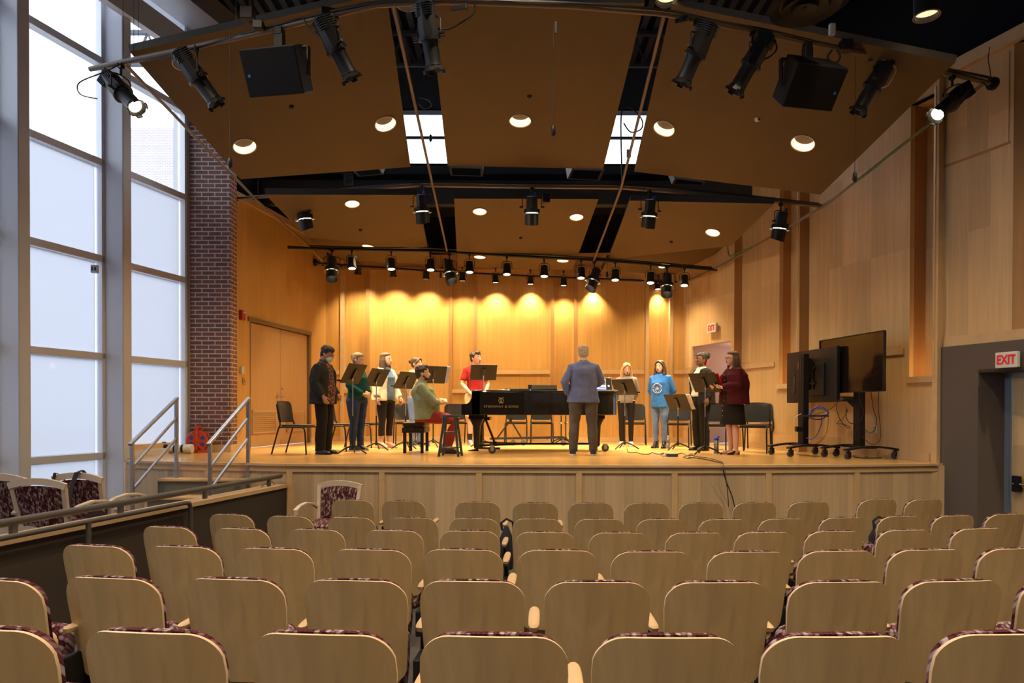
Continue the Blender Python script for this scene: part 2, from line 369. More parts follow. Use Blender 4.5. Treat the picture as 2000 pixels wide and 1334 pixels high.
# --- dark wall under it, with the side door in a deep reveal
E0 = rw(1830, -.10); E1 = rw(1910, -.10); EH = CAMZ + .50
o2 = .26; F1 = rwY(E1.y, o2)
d = MB(); strip(d, E0, E1, 0, CAMZ + .87); strip(d, E1, rwY(7.55, -.10), EH, CAMZ + .87); strip(d, rwY(7.55, -.10), rwY(-3, -.10), 0, CAMZ + .87)
strip(d, rwY(E1.y, -.10), rwY(E1.y, o2), 0, EH, .04, (0,1,0)); strip(d, rwY(7.55, -.10), rwY(7.55, o2), 0, EH, .04, (0,-1,0))
d.slab([rwY(E1.y, -.1) + V((0,0,EH)), rwY(7.55, -.1) + V((0,0,EH)), rwY(7.55, o2) + V((0,0,EH)), rwY(E1.y, o2) + V((0,0,EH))], (0,0,.04))
structure(d, 'wall_right', DARKWALL)
fr = MB(); strip(fr, rwY(E1.y, o2-.04), rwY(E1.y - .055, o2-.04), 0, EH, .1); strip(fr, rwY(7.65, o2-.04), rwY(7.55, o2-.04), 0, EH, .1); strip(fr, rwY(E1.y, o2-.04), rwY(7.55, o2-.04), EH - .07, EH, .1)
structure(fr, 'door_frame', mat('grey_door_frame', (.20,.24,.28), .4, metal=.3)).name = 'trim_3'
dr = MB(); strip(dr, rwY(E1.y - .055, o2), rwY(7.65, o2), .01, EH - .07, .045)
door = structure(dr, 'door_1', WALLHALL)
pb = MB(); z = CAMZ - .89; p0 = rwY(E1.y - .12, o2 - .05); p1 = rwY(7.7, o2 - .05)
pb.tube([p0 + V((0,0,z)), p1 + V((0,0,z))], .017); pb.build('push_bar', CHROME, door, smooth=60)
hb = MB(); pm = p0 + V((0,-.03,z)); hb.box((pm.x+.02, pm.y, pm.z), (.06,.10,.20)); hb.build('latch_case', BLACKM, door, bevel=.008)
cl = MB(); q = rwY(E1.y - .35, o2 - .03); cl.box((q.x, q.y, EH - .11), (.05, .18, .05)); cl.build('door_closer', STEEL, door, bevel=.004)
# --- back wall
ZL = on_plane  # alias
P1 = on_z(490, 875.4); P2 = on_z(605, 864.5); ld = (P2 - P1); ld.z = 0; ld.normalize(); ln = V((-ld.y, ld.x, 0))
def lw(px, o=0.0):     # left stage wall line; o > 0 goes behind (outwards, left)
    base = V((P1.x, P1.y, 0)) + ln*o; u = uof(px); t = (u*base.y - base.x) / (ld.x - u*ld.y); return base + ld*t
PL = lw(637); PR = rw(1334, -.16)
bd = (PR - PL).normalized(); bn = V((-bd.y, bd.x, 0))
def bw(px, o=0.0):     # o > 0 goes behind the wall face
    base = PL + bn*o; u = uof(px); t = (u*base.y - base.x) / (bd.x - u*bd.y); return base + bd*t
BT = CAMZ + 3.5
mb = MB(); rv = MB(); tm = MB()
segs = [(637,664,'w','L'),(664,671,'t',0),(671,715,'n',0),(715,722,'g',0),(722,876,'w','L'),(876,883,'g',0),(883,925,'n',0),(925,932,'g',0),
        (932,1075,'w','L'),(1075,1082,'g',0),(1082,1121,'n',0),(1121,1128,'g',0),(1128,1260,'w','L'),(1260,1267,'t',0),(1267,1308,'n',0),(1308,1314,'t',0),(1314,1336,'w','L')]
for a, c, k, l in segs:
    o = {'w': 0, 'n': .16, 'g': 0.02, 't': -.04}[k]
    if k == 'g': strip(rv, bw(a), bw(c), STAGE, BT, .2, bn)
    elif k == 't': strip(tm, bw(a, o), bw(c, o), STAGE, BT, .24, bn)
    elif k == 'w':
        strip(mb, bw(a), bw(c), STAGE, BT, .1, bn)
        strip(tm, bw(a + 2, -.035), bw(c - 2, -.035), LEDGE - .07, LEDGE + .015, .05, bn)
    else:
        strip(mb, bw(a, o), bw(c, o), NLEDGE, BT, .1, bn); strip(mb, bw(a, 0), bw(c, 0), STAGE, NLEDGE, .1, bn)
        strip(tm, bw(a, -.03), bw(c, -.03), NLEDGE - .06, NLEDGE + .02, .20, bn)
strip(mb, PL - bd*.3 + bn*.32, PR + bd*.4 + bn*.32, STAGE, BT, .05, bn)
structure(mb, 'wall_back', WALLWOOD); structure(rv, 'wall_back', REVEAL); structure(tm, 'trim_4', TRIM)
b = MB(); strip(b, bw(637, -.02), bw(1334, -.02), STAGE, STAGE + .11, .03, bn); structure(b, 'baseboard_back', TRIM)
hd = MB(); strip(hd, bw(637, -.05), bw(1334, -.05), CAMZ + 3.16, CAMZ + 3.22, .06, bn); 
strip(hd, bw(637, -.03), bw(1334, -.03), CAMZ + 3.22, BT, .06, bn); structure(hd, 'wall_back', REVEAL)
# --- left stage wall with the double doors
LT = CAMZ + 3.84
DH = CAMZ + 1.62
lm = MB(); strip(lm, lw(455), lw(488), STAGE, LT, .1, ln); strip(lm, lw(488), lw(608), DH, LT, .1, ln); strip(lm, lw(608), lw(638.5), STAGE, LT, .1, ln)
structure(lm, 'wall_left', WALLWOOD)
t2 = MB(); strip(t2, lw(455, -.04), lw(638, -.04), LT - .12, LT, .06, ln); structure(t2, 'trim_5', TRIM)
b = MB(); strip(b, lw(462, -.02), lw(488, -.02), STAGE, STAGE + .11, .03, ln); strip(b, lw(608, -.02), lw(637, -.02), STAGE, STAGE + .11, .03, ln); structure(b, 'baseboard_left', TRIM)
fr = MB(); strip(fr, lw(486.5, -.03), lw(609, -.03), DH, DH + .08, .16, ln); strip(fr, lw(604.5, -.0), lw(608.5, -.0), STAGE, DH, .13, ln); strip(fr, lw(487.5, -.0), lw(490, -.0), STAGE, DH, .13, ln)
structure(fr, 'trim_6', mat('bronze_door_frame', (.17,.11,.06), .5))
DOORWOOD = wood('door_veneer', (.58, .36, .17), .4, leafamt=0, amt=.06)
LOUV = mat('tan_louver', (.60,.42,.22), .5)
for i, (a, c) in enumerate(((490, 547), (548, 604.5))):
    d = MB(); strip(d, lw(a, .06), lw(c, .06), STAGE + .01, DH, .045, ln); dd = structure(d, 'door_%d' % (i+2), DOORWOOD)
    A, B = (lw(493, .045), lw(541, .045)) if i == 0 else (lw(560, .045), lw(598, .045))
    q = MB(); strip(q, A, B, STAGE + .255, STAGE + .29, .02, ln); strip(q, A, B, STAGE + .66, STAGE + .695, .02, ln)
    strip(q, A, A + (B-A)*.06, STAGE + .255, STAGE + .695, .02, ln); strip(q, A + (B-A)*.94, B, STAGE + .255, STAGE + .695, .02, ln)
    for k in range(10): strip(q, A, B, STAGE + .30 + k*.037, STAGE + .318 + k*.037, .02, ln)
    q.build('vent_louver', LOUV, dd)
    hp = lw(544 if i == 0 else 552, .03); h = MB(); h.ball((hp.x, hp.y, STAGE + .97), .03); h.tube([(hp.x, hp.y, STAGE+.97), (hp.x+.04, hp.y-.02, STAGE+.97), (hp.x+.05, hp.y + (-.09 if i==0 else .08), STAGE+.97)], .009)
    h.build('door_handle', STEEL, dd, smooth=60)
    if i == 1: 
        h = MB(); h.ball((hp.x, hp.y, STAGE + 1.12), .022); h.build('deadbolt', STEEL, dd, smooth=60)
        h = MB()
        for zz in (.3, 1.2, 2.05): q0 = lw(603.5, .02); h.cyl((q0.x, q0.y, STAGE+zz), (q0.x, q0.y, STAGE+zz+.13), .012)
        h.build('hinge', STEEL, dd)
# --- brick pier
bp0 = on_z(371, 883); bp1 = on_z(451.5, 883); 
bx0, bx1, by = bp0.x, bp1.x, bp0.y
m = MB(); m.box(((bx0+bx1)/2, by + .135, (STAGE + .12 + CAMZ + 6.2)/2), (bx1-bx0, .27, CAMZ + 6.2 - STAGE - .12)); structure(m, 'wall_left', BRICK)
m = MB(); m.box(((bx0+bx1)/2, by + .13, STAGE + .06), (bx1-bx0+.03, .31, .12)); structure(m, 'baseboard_left', TRIM)
# --- window wall: glass line X = WA + WB*Y
WB = .2775; gx = at(357, 803, by); WA = gx.x - WB*by
wd = V((WB, 1, 0)).normalized(); wn = V((wd.y, -wd.x, 0))        # wn points indoors
def ww(px, d=0.0):
    A = WA + d*1.038; u = uof(px); Y = A/(u - WB); return V((u*Y, Y, 0))
def wwY(Y, d=0.0): return V((WA + d*1.038 + WB*Y, Y, 0))
MZ = [CAMZ + k for k in (-1.40-.64, -.64, .76, 2.13, 3.48, 4.90, 6.3)]
bays = []; Yc = ww(192).y; pitch = ww(192).y - ww(0).y if False else 1.475
ends = [by + .02] + [Yc + .0 - pitch*k for k in range(0, 9)]
def fin(Y):          # column box standing inside the glass
    m = MB(); a = wwY(Y, .0); m.slab([wwY(Y, -.02), wwY(Y, .345), wwY(Y+.145, .345), wwY(Y+.145, -.02)], (0,0,CAMZ+7.2)); return m
for k in range(0, 9):
    c = empty('window_column', wwY(Yc - pitch*k), label=('slender silver column between tall windows, just left of the stage end' if k == 0 else 'silver column between tall windows at the left edge of the view' if k == 1 else 'silver window column behind the viewpoint'), cat='column')
    m = MB(); Y = Yc - pitch*k; o = wwY(Y)
    m.slab([wwY(Y, -.02) - o, wwY(Y, .345) - o, wwY(Y+.145, .345) - o, wwY(Y+.145, -.02) - o], (0,0,CAMZ+6.4))
    m.build('column_box', ALU, c, bevel=.01)
    c.name = 'wall_left'; c['kind'] = 'structure'; del c['label']; del c['category']
for k in range(9):
    Yf = by - .03 if k == 0 else Yc - pitch*(k-1); Yn = Yc - pitch*k + .145
    win = empty('window_%d' % (k+1), wwY(Yn)); win['kind'] = 'structure'; o = wwY(Yn)
    f = MB()
    for z in MZ[1:] + [CAMZ + 7.2]: strip(f, wwY(Yn, .10) - o, wwY(Yf, .10) - o, z - .05, z + .05, -.14, wn)
    strip(f, wwY(Yf - .05, .10) - o, wwY(Yf, .10) - o, 0, CAMZ + 6.4, -.14, wn)
    strip(f, wwY(Yn, .10) - o, wwY(Yn + .05, .10) - o, 0, CAMZ + 6.4, -.14, wn)
    f.build('window_frame', ALU, win, bevel=.004)
    zs = [0] + MZ[1:] + [CAMZ + 6.4]
    for i in range(len(zs)-1):
        g = MB(); strip(g, wwY(Yn + .05) - o, wwY(Yf - .05) - o, zs[i] + (.05 if i else 0), zs[i+1] - .05, -.012, wn)
        g.build('pane', FROST if i < 4 else GLASS, win)
jb = MB(); strip(jb, wwY(by - .03, .12), wwY(by + .45, .12), 0, CAMZ + 6.4, -.3, wn); structure(jb, 'trim_7', ALUDARK)
hdm = MB(); strip(hdm, wwY(-3, .45), wwY(by + .3, .45), CAMZ + 5.55, CAMZ + 5.9, -.12, wn); structure(hdm, 'trim_8', mat('pale_beam', (.55,.55,.58), .5))
hb2 = MB(); strip(hb2, wwY(-3, .75), wwY(by + .3, .75), CAMZ + 6.2, CAMZ + 6.55, -.55, wn); structure(hb2, 'trim_18', ALUDARK)
sb = MB(); strip(sb, ww(247, .06), ww(340, .06), STAGE, STAGE + .17, -.2, wn); structure(sb, 'baseboard_left', TRIM)
# outside: grey ground and a brick neighbour that the far panes look onto
og = MB(); og.box((-40, 20, -.3), (70, 120, .1)); structure(og, 'floor', mat('outdoor_paving', (.35,.36,.38), .9))
nb = MB(); nb.box((-13.4, 34, 6.9), (6.8, 8, 14.5)); nb.build('neighbouring_building', brickmat('pale_brick', (.42,.36,.36), (.36,.32,.34), (.60,.58,.60)), label='pale brick building seen through the frosted windows beside the stage', cat='building')
# --- stage
SF = [(246,899),(320,901),(400,903),(486,904),(560,905.5),(740,906.5),(930,907.5),(1125,908.2),(1312,908.5),(1496,908),(1669,907),(1831,905)]
SP = [on_z(*p) for p in SF]; SP[0].x = max(SP[0].x, -5.45)
st = MB(); poly = [(p.x, p.y) for p in SP] + [(rwY(9.0,.1).x+.0, SP[-1].y+.1), (PR.x + .4, PR.y + .2), (PL.x - .3, PL.y + .2), (lw(455,.2).x - .1, lw(455,.2).y), (bx0 - .3, by + .3), (wwY(9.72, .04).x, 9.72), (SP[0].x, 9.70)]
st.prism(poly, STAGE - .06, STAGE); structure(st, 'floor', FLOORW)
lip = MB(); fas = MB(); pan = MB(); sti = MB()
for i in range(len(SP)-1):
    a, c = SP[i].copy(), SP[i+1].copy(); a.z = c.z = 0; d = (c-a).normalized(); n = V((d.y, -d.x, 0))
    strip(lip, a + n*.03, c + n*.03, STAGE - .03, STAGE + .001, .06, -n)
    strip(fas, a + n*.005, c + n*.005, STAGE - .105, STAGE - .03, .03, -n)
    strip(pan, a - n*.015, c - n*.015, 0, STAGE - .10, .05, -n)
    if i > 3 or i in (2,): strip(sti, a + n*.005, a + d*.075 + n*.005, 0, STAGE - .1, .03, -n)
strip(pan, V((SP[0].x+.01, SP[0].y, 0)), V((SP[0].x+.01, 9.9, 0)), 0, STAGE-.05, .04, V((1,0,0)))
c = SP[-1].copy(); c.z = 0; strip(pan, c - V((.05,0,0)), V((rwY(c.y,.3).x, c.y+.02, 0)), 0, STAGE-.03, .05, V((0,1,0)))
strip(sti, c - V((.08,0,0)), c, 0, STAGE-.1, .03, V((0,1,0))); strip(sti, V((SP[0].x, SP[0].y-.02, 0)), V((SP[0].x+.08, SP[0].y-.03,0)), 0, STAGE-.1, .03, V((0,1,0)))
structure(lip, 'trim_9', TRIM); structure(fas, 'trim_10', TRIM); structure(pan, 'wall_front', STAGEPANEL); structure(sti, 'trim_11', TRIM)
# --- audience floor (gentle rake), right aisle, rear of the hall
def fz(Y):
    T = [(-4,.60),(2.1,.22),(3.08,.155),(4.07,.10),(4.96,.05),(5.9,0),(12,0)]
    for (a, za), (b_, zb) in zip(T, T[1:]):
        if Y <= b_: return za + (zb-za)*(Y-a)/(b_-a)
    return 0
fl = MB(); ys = [-4,2.1,3.08,4.07,4.96,5.9,9.3]
vs = []; fs = []
for y in ys: vs += [(-9, y, fz(y)), (10.4, y, fz(y))]
for i in range(len(ys)-1): fs.append((2*i, 2*i+1, 2*i+3, 2*i+2))
n = len(vs); fl.add(vs + [(x,y,z-.2) for x,y,z in vs], fs + [tuple(k+n for k in f[::-1]) for f in fs]); structure(fl, 'floor', CARPET)
# --- low wall of the side platform
LW0 = on_z(559, 945, STAGE - .26); LW1 = V((-3.76 - .205*5.6, 5.0 - 5.6, 0)); LW0.z = 0
ldv = (LW0 - LW1).normalized(); lnn = V((-ldv.y, ldv.x, 0))     # towards the windows
PLZ = .24; CAPZ = STAGE - .26
m = MB(); strip(m, LW0, LW1, -.05, CAPZ - .045, .12, lnn); structure(m, 'wall_left', LOWWALL)
m = MB(); strip(m, LW0 - lnn*.025, LW1 - lnn*.025, CAPZ - .045, CAPZ, .20, lnn); structure(m, 'trim_12', ARMWOOD)
def lowpt(px, z, off=0.0): # point on the low-wall plan line seen in this pixel column
    base = LW0 + lnn*off; u = uof(px); t = (u*base.y - base.x)/(ldv.x - u*ldv.y); p = base + ldv*t; return V((p.x, p.y, z))
r1 = empty('guard_rail', lowpt(300, CAPZ, .06), label='long grey round guard rail on short posts along the low wall', cat='railing'); o = r1.location
RZ = CAPZ + .105
m = MB(); m.tube([lowpt(548, RZ, .06) - o, LW1 + lnn*.06 + V((0,0,RZ)) - o], .031, 14); m.build('rail', RAILPAINT, r1, smooth=60)
for px in (525, 400, 235, 25):
    p = lowpt(px, CAPZ, .06) - o; m = MB(); m.box((p.x, p.y, p.z + .045), (.035,.05,.10)); m.build('post', RAILPAINT, r1)
r2 = empty('hand_rail', lowpt(200, .5, -.1), label='lower grey handrail bent down at its end, beside the low wall', cat='railing'); o = r2.location
m = MB(); e = lowpt(372, CAPZ + .025, -.10); e2 = e.copy(); e2.z = fz(e.y)
m.tube([V((LW1.x, LW1.y, CAPZ+.025)) - lnn*.1 - o, e - ldv*.08 - o, e - ldv*.02 - V((0,0,.01)) - o, e + V((0,0,-.06)) - o, e2 - o], .021, 12); m.build('rail', RAILPAINT, r2, smooth=60)
p = lowpt(172, CAPZ, -.10) ; m = MB(); m.cyl((p.x-o.x, p.y-o.y, -o.z + .02), (p.x-o.x, p.y-o.y, CAPZ + .02 - o.z), .022); m.build('post', RAILPAINT, r2, smooth=60)
# platform floor and its steps to the stage
m = MB(); m.prism([(LW0.x - .12, LW0.y - .02), (LW1.x - .12, LW1.y), (wwY(-1).x, -1), (wwY(9.3).x + .02, 9.32)], PLZ - .2, PLZ); structure(m, 'floor', CARPET)
stp = empty('stage_steps', (-3.99, 8.9, PLZ), label='grey box steps with maple treads leading up to the stage', cat='steps')
SGREY = mat('grey_riser', (.13,.14,.13), .7)
sy = [p.y for p in SP[:5]]; back = 8.90
for i, (z, y0) in enumerate(((STAGE-.2, 8.80), (STAGE-.4, 8.52), (STAGE-.6, 8.24))):
    x0, x1 = -4.58, -3.42
    m = MB(); m.box(((x0+x1)/2+3.99, (y0+back)/2-8.9, (z-.03+PLZ)/2-PLZ), (x1-x0-.02, back-y0, z-.03-PLZ)); m.build('riser', SGREY, stp)
    m = MB(); m.box(((x0+x1)/2+3.99, (y0-.03+y0+.3)/2-8.9, z-.015-PLZ), (x1-x0, .33, .03)); m.build('tread', TRIM, stp, bevel=.005)
for i, (pxa, pxb, lab) in enumerate(((344.5, 258, 'polished steel stair railing nearer the windows'), (484.5, 410, 'polished steel stair railing on the right side of the stage steps'))):
    up = at(pxa, 777, 8.93); lo = at(pxb, 866, 8.0); rl = empty('stair_railing', (lo.x, lo.y, PLZ), label=lab, cat='railing'); o = rl.location
    lo.x = (lo.x + up.x)/2 if False else lo.x
    q = MB(); q.bar(up - o + V((.01,.01,0)), lo - o - V((.01,.03,.015)), .045, .03); q.build('top_rail', STEEL, rl, bevel=.004)
    for dz in (.33, .66):
        q = MB(); q.bar(V((up.x, up.y, up.z - dz*.8)) - o, V((lo.x, lo.y, lo.z - dz*.8 - .02)) - o, .025, .025); q.build('mid_rail', STEEL, rl)
    for p, zb in ((up, STAGE - .2), (lo, PLZ)):
        q = MB(); q.box((p.x-o.x, p.y-o.y, (p.z+zb)/2 - PLZ), (.04,.04,p.z-zb)); q.build('post', STEEL, rl, bevel=.003)
# --- alcove behind the stage exit on the right
al = MB(); a, c = rwY(A1.y, -.10), rwY(A2.y, -.10)
strip(al, a, a + NR*1.2, STAGE, DTOP + .1, .05, V((0,1,0))); strip(al, rwY(A1.y+.05, 1.1), rwY(A2.y-.4, 1.1), STAGE, DTOP+.1, .05)
strip(al, c, c + NR*1.2, STAGE, DTOP+.1, .05, V((0,-1,0))); al.slab([a + V((0,0,DTOP)), c + V((0,0,DTOP)), c + NR*1.2 + V((0,0,DTOP)), a + NR*1.2 + V((0,0,DTOP))], (0,0,.05))
al.slab([a + V((0,0,STAGE-.05)), c + V((0,0,STAGE-.05)), c + NR*1.2 + V((0,0,STAGE-.05)), a + NR*1.2 + V((0,0,STAGE-.05))], (0,0,.045))
structure(al, 'wall_right', mat('mauve_plaster', (.42,.30,.25), .8))
l = bpy.data.lights.new('corridor_lamp', 'POINT'); l.energy = 14; l.color = (1,.72,.5); l.shadow_soft_size = .08; q_ = bpy.data.objects.new('corridor_lamp', l); COL.objects.link(q_); q_.location = rwY((A1.y+A2.y)/2, .55) + V((0,0,DTOP-.15))
rd = MB(); q = rwY(A2.y + .05, .3); strip(rd, rwY(A2.y + .52, 1.05), rwY(A2.y + .02, 1.05), STAGE, DTOP - .1, .04); structure(rd, 'door_4', REVEAL)
# --- upper walls, rear wall, roof deck
up = MB(); strip(up, rwY(16.5, .15), rwY(-3.2, .15), WT, CAMZ + 6.6, .1); strip(up, rwY(16.5, .42), rwY(-3.2, .42), CAMZ + 1.6, WT + .2, .1); strip(up, rwY(16.5,.15), rwY(-3.2,.15), WT, WT+.05, .4); strip(up, rwY(-3.2, .1), V((-9.6, -3.2, 0)), -.2, CAMZ + 6.6, .1, V((0,-1,0)))
strip(up, PL + bn*.2 - bd*2, PR + bn*.2 + bd*1.5, BT-.1, CAMZ + 4.5, .1, bn); strip(up, lw(455, .12), lw(640, .12), LT-.2, CAMZ + 6.6, .1, ln)
strip(up, V((bx0+.02, by+.30,0)), V((bx1-.06, by+.30,0)), STAGE, CAMZ + 6.6, .1, V((0,1,0)))
structure(up, 'wall_back', DECK)
rf = MB(); rf.prism([(wwY(-3.4,-.05).x,-3.4),(11.5,-3.4),(11.5,13.2),(wwY(13.2,-.05).x,13.2)], CAMZ + 6.6, CAMZ + 6.7); structure(rf, 'ceiling', DECK)
lowroof = MB(); lowroof.box((.6, 15.6, CAMZ + 4.45), (13, 5.2, .1)); structure(lowroof, 'ceiling', DECK)
# clerestory wall over the stage: bands, glass seen between the ceiling panels
CY = 13.05; cz0 = at(800, 322, CY).z; cz1 = at(800, 216, CY).z
m = MB(); m.box((0, CY + .1, (CAMZ + 3.95 + cz0)/2), (12, .2, cz0 - CAMZ - 3.95)); m.box((0, CY + .1, (cz1 + CAMZ + 6.6)/2), (12, .2, CAMZ + 6.6 - cz1)); structure(m, 'wall_back', NAVY)
for i, (xa, xb) in enumerate(((-5.6,-1.05), (-1.05, 1.5), (1.5, 5.6))):
    wi = empty('window_%d' % (10 + i), ((xa+xb)/2, CY, cz0)); wi['kind'] = 'structure'; f = MB(); W = xb - xa; H = cz1 - cz0
    for z in (0, H*.5, H): f.box((0, 0, z), (W, .08, .03))
    for x in (-W/2, W/2): f.box((x, 0, H/2), (.05, .08, H))
    if i != 1: f.box((0,0,H/2), (.03,.08,H))
    f.build('window_frame', BLACKM, wi)
    g = MB(); g.box((0, .06, H/2), (W-.04, .01, H)); g.build('pane', GLASS, wi)
# steel joists and ribs of the roof deck
for i, (y, lab) in enumerate(((3.2,''), (5.2,''), (7.4,''), (9.6,''), (11.8,''))):
    j = MB(); z1 = CAMZ + 6.5; z0 = CAMZ + 5.95
    j.box((0, y, z1), (13.2, .08, .06)); j.box((0, y, z0), (13.2, .06, .05))
    for k in range(30): x = -6.5 + k*.44; j.bar((x, y, z0), (x + .22, y, z1), .03, .03); j.bar((x+.22, y, z1), (x + .44, y, z0), .03, .03)
    j.build('trim_%d' % (13+i), mat('joist_paint', (.03,.035,.05), .6) if i == 0 else bpy.data.materials['joist_paint'], kind='structure')
rb = MB()
for k in range(80):
    x_ = -9.2 + k*.22; ya = -3.2; yb = 13.0
    yl = (x_ - WA - .3)/WB      # the glass line at this x: ribs stop there
    yb = min(13.0, yl) if x_ < wwY(13.0, .3).x else 13.0
    if yb > ya + .3: rb.box((x_, (ya+yb)/2, CAMZ + 6.585), (.10, yb-ya, .04))
structure(rb, 'ceiling', bpy.data.materials['joist_paint'])
# ================================================================ ceiling panels, downlights
def plane3(a, b, c): n = (b-a).cross(c-a).normalized(); return a, n
def cloud(name, corners, free, label, lights, thick=.10, fold=None, lit=1.0, r=.15, group=None):
    """corners: FL FR RR RL pixels; three get depths, the one named in free comes from the plane"""
    P = [None]*4
    for i, (px, py, Y) in enumerate(corners):
        if Y is not None: P[i] = at(px, py, Y)
    known = [p for p in P if p is not None]; a, n = plane3(*known[:3])
    for i, (px, py, Y) in enumerate(corners):
        if Y is None: P[i] = on_plane(px, py, a, n)
    if n.z < 0: n = -n
    c = sum(P, V()) / 4; root = empty(name, c, label=label, cat='ceiling panel', group=group)
    FLp, FRp, RRp, RLp = [p - c for p in P]
    # boolean-free holes: the face is cut as a grid around square cells that hold the round cans
    m = MB(); nseg = 8
    top = [p + n*thick for p in (FLp, FRp, RRp, RLp)]
    holes = []
    for (px, py) in lights:
        h = on_plane(px, py, a, n) - c; holes.append(h)
    import bmesh
    bm = bmesh.new(); outer = [bm.verts.new(p) for p in (FLp, FRp, RRp, RLp)]; es = [bm.edges.new((outer[i], outer[(i+1) % 4])) for i in range(4)]
    ax = (FRp - FLp).normalized(); ay = n.cross(ax)
    rings_ = []
    for h in holes:
        vs = [bm.verts.new(h + ax*math.cos(t*2*math.pi/28)*r + ay*math.sin(t*2*math.pi/28)*r) for t in range(28)]
        rings_.append([v.co.copy() for v in vs]); es += [bm.edges.new((vs[i], vs[(i+1) % 28])) for i in range(28)]
    bmesh.ops.triangle_fill(bm, use_beauty=True, edges=es, normal=-n)
    me_v = [v.co.copy() for v in bm.verts]; bm.verts.index_update(); me_f = [tuple(v.index for v in f.verts) for f in bm.faces]; bm.free()
    m.add(me_v, me_f); m.add([FLp, FRp, RRp, RLp] + top, [(4,5,6,7)])
    m.build('panel_face', CLOUD, root)
    EDGE_ = CLOUDEDGE if name == 'ceiling_cloud' else REAREDGE
    e = MB(); e.add([FLp, FRp, RRp, RLp] + top, [(0,1,5,4),(1,2,6,5),(2,3,7,6),(3,0,4,7)]); e.build('panel_edge', EDGE_, root)
    for h in holes:
        up = n
        dl = empty('downlight', c + h, label=None, cat='downlight')
        q = MB(); rr = [(r*1.0, 0), (r*.97, .05), (r*.85, .13), (r*.72, .19)]
        vs = []; fs = []
        for rad, z in rr:
            for t in range(28): vs.append(ax*math.cos(t*2*math.pi/28)*rad + ay*math.sin(t*2*math.pi/28)*rad + up*z)
        for i in range(3):
            for k in range(28): fs.append((i*28+k, i*28+(k+1) % 28, (i+1)*28+(k+1) % 28, (i+1)*28+k))
        q.add(vs, fs); q.build('reflector', CAN, dl, smooth=180)
        q = MB(); vs = [ax*math.cos(t*2*math.pi/28)*r*.72 + ay*math.sin(t*2*math.pi/28)*r*.72 + up*.19 for t in range(28)]; q.add(vs, [tuple(range(28))]); q.build('lamp', LENS, dl)
        q = MB(); q.tube([ax*math.cos(t*2*math.pi/28)*(r+.006) + ay*math.sin(t*2*math.pi/28)*(r+.006) - up*.003 for t in range(28)], .008, 6, closed=True); q.build('trim_ring', mat('copper_tone_ring', (.45,.30,.18), .4) if 'copper_tone_ring' not in bpy.data.materials else bpy.data.materials['copper_tone_ring'], dl, smooth=60)
        DLS.append((dl, c + h, lit))
    return root, a, n
DLS = []
g1 = None
cC = cloud('ceiling_cloud', [(838,0,7.6),(1259,6,7.6),(1178,330,11.0),(874,324,None)], 3, 'centre panel of the three near tan ceiling panels, narrowing away', [(1016,236)], lit=1)
cL = cloud('ceiling_cloud', [(253,101,None),(755,-14,7.9),(802,326,11.0),(470,350,10.06)], 0, 'near left tan ceiling panel beside the tall windows, tilted down to the left', [(478,286),(753,242)])
cR = cloud('ceiling_cloud', [(1312,8,7.9),(1866,122,None),(1603,380,9.95),(1238,335,11.0)], 1, 'near right tan ceiling panel with a camera dome, reaching towards the timber wall', [(1297,251),(1568,280)])
# rear panels: front slope, then a flatter strip beyond the fold
def rear(cs, back, label, l1, l2):
    r1, a, n = cloud('stage_canopy', cs, 0, label, l1, thick=.11, r=.115)
    return r1, a, n
q1 = rear([(887,388,11.35),(1169,389,11.35),(1127,504,13.6),(892,491,None)], None, 'middle canopy panel above the stage behind the centre ceiling panel', [(937,413),(1126,424)], None)
q2 = rear([(518,380,10.75),(816,381,11.35),(836,487,13.4),(600,464,None)], None, 'left canopy panel above the stage, in front of the double doors', [(688,398)], None)
q3 = rear([(1230,392,11.35),(1512,398,10.4),(1428,480,None),(1187,507,13.6)], None, 'right canopy panel above the stage, ending at the timber wall', [(1392,454)], None)
def back_strip(fl, fr, rr, rl, Yf, Yr, lights, label):
    return cloud('rear_canopy', [(fl[0],fl[1],Yf),(fr[0],fr[1],Yf+.02),(rr[0],rr[1],Yr),(rl[0],rl[1],None)], 3, label, lights, thick=.10, r=.115)
back_strip((892,491),(1127,504),(1117.5,527.5),(895,521), 13.6, 14.5, [(937,502),(1099,509)], 'flat rear strip of the middle stage canopy, over the lamp pipe')
back_strip((600,464),(836,487),(842,516),(662,509), 13.3, 14.35, [(719,481)], 'flat rear strip of the left stage canopy')
back_strip((1187,507),(1428,480),(1320,536),(1175,530), 13.6, 14.6, [(1297,518)], 'flat rear strip of the right stage canopy')
names = ['centre of the near row', 'near row, far left, closest to the brick', 'near row, left, beside the left skylight gap', 'near row, right of the right skylight gap', 'near row, far right, under the right loudspeaker',
 'rear row, middle panel, left one', 'rear row, middle panel, right one', 'rear row, left panel beside the hanging fresnel', 'rear row, right panel near the timber wall',
 'rear strip of the middle panel, left one', 'rear strip of the middle panel, right one', 'rear strip of the left panel', 'rear strip of the right panel']
for (dl, p, lit), nm in zip(DLS, names):
    dl['label'] = 'lit round downlight, ' + nm; dl['group'] = 'recessed downlights in the ceiling panels'
    spot('downlight_beam', p - V((0,0,.02)), p - V((0,0,3)), 130 if p.y < 11.2 else 220, 110, .8, .10, (1,.72,.38))
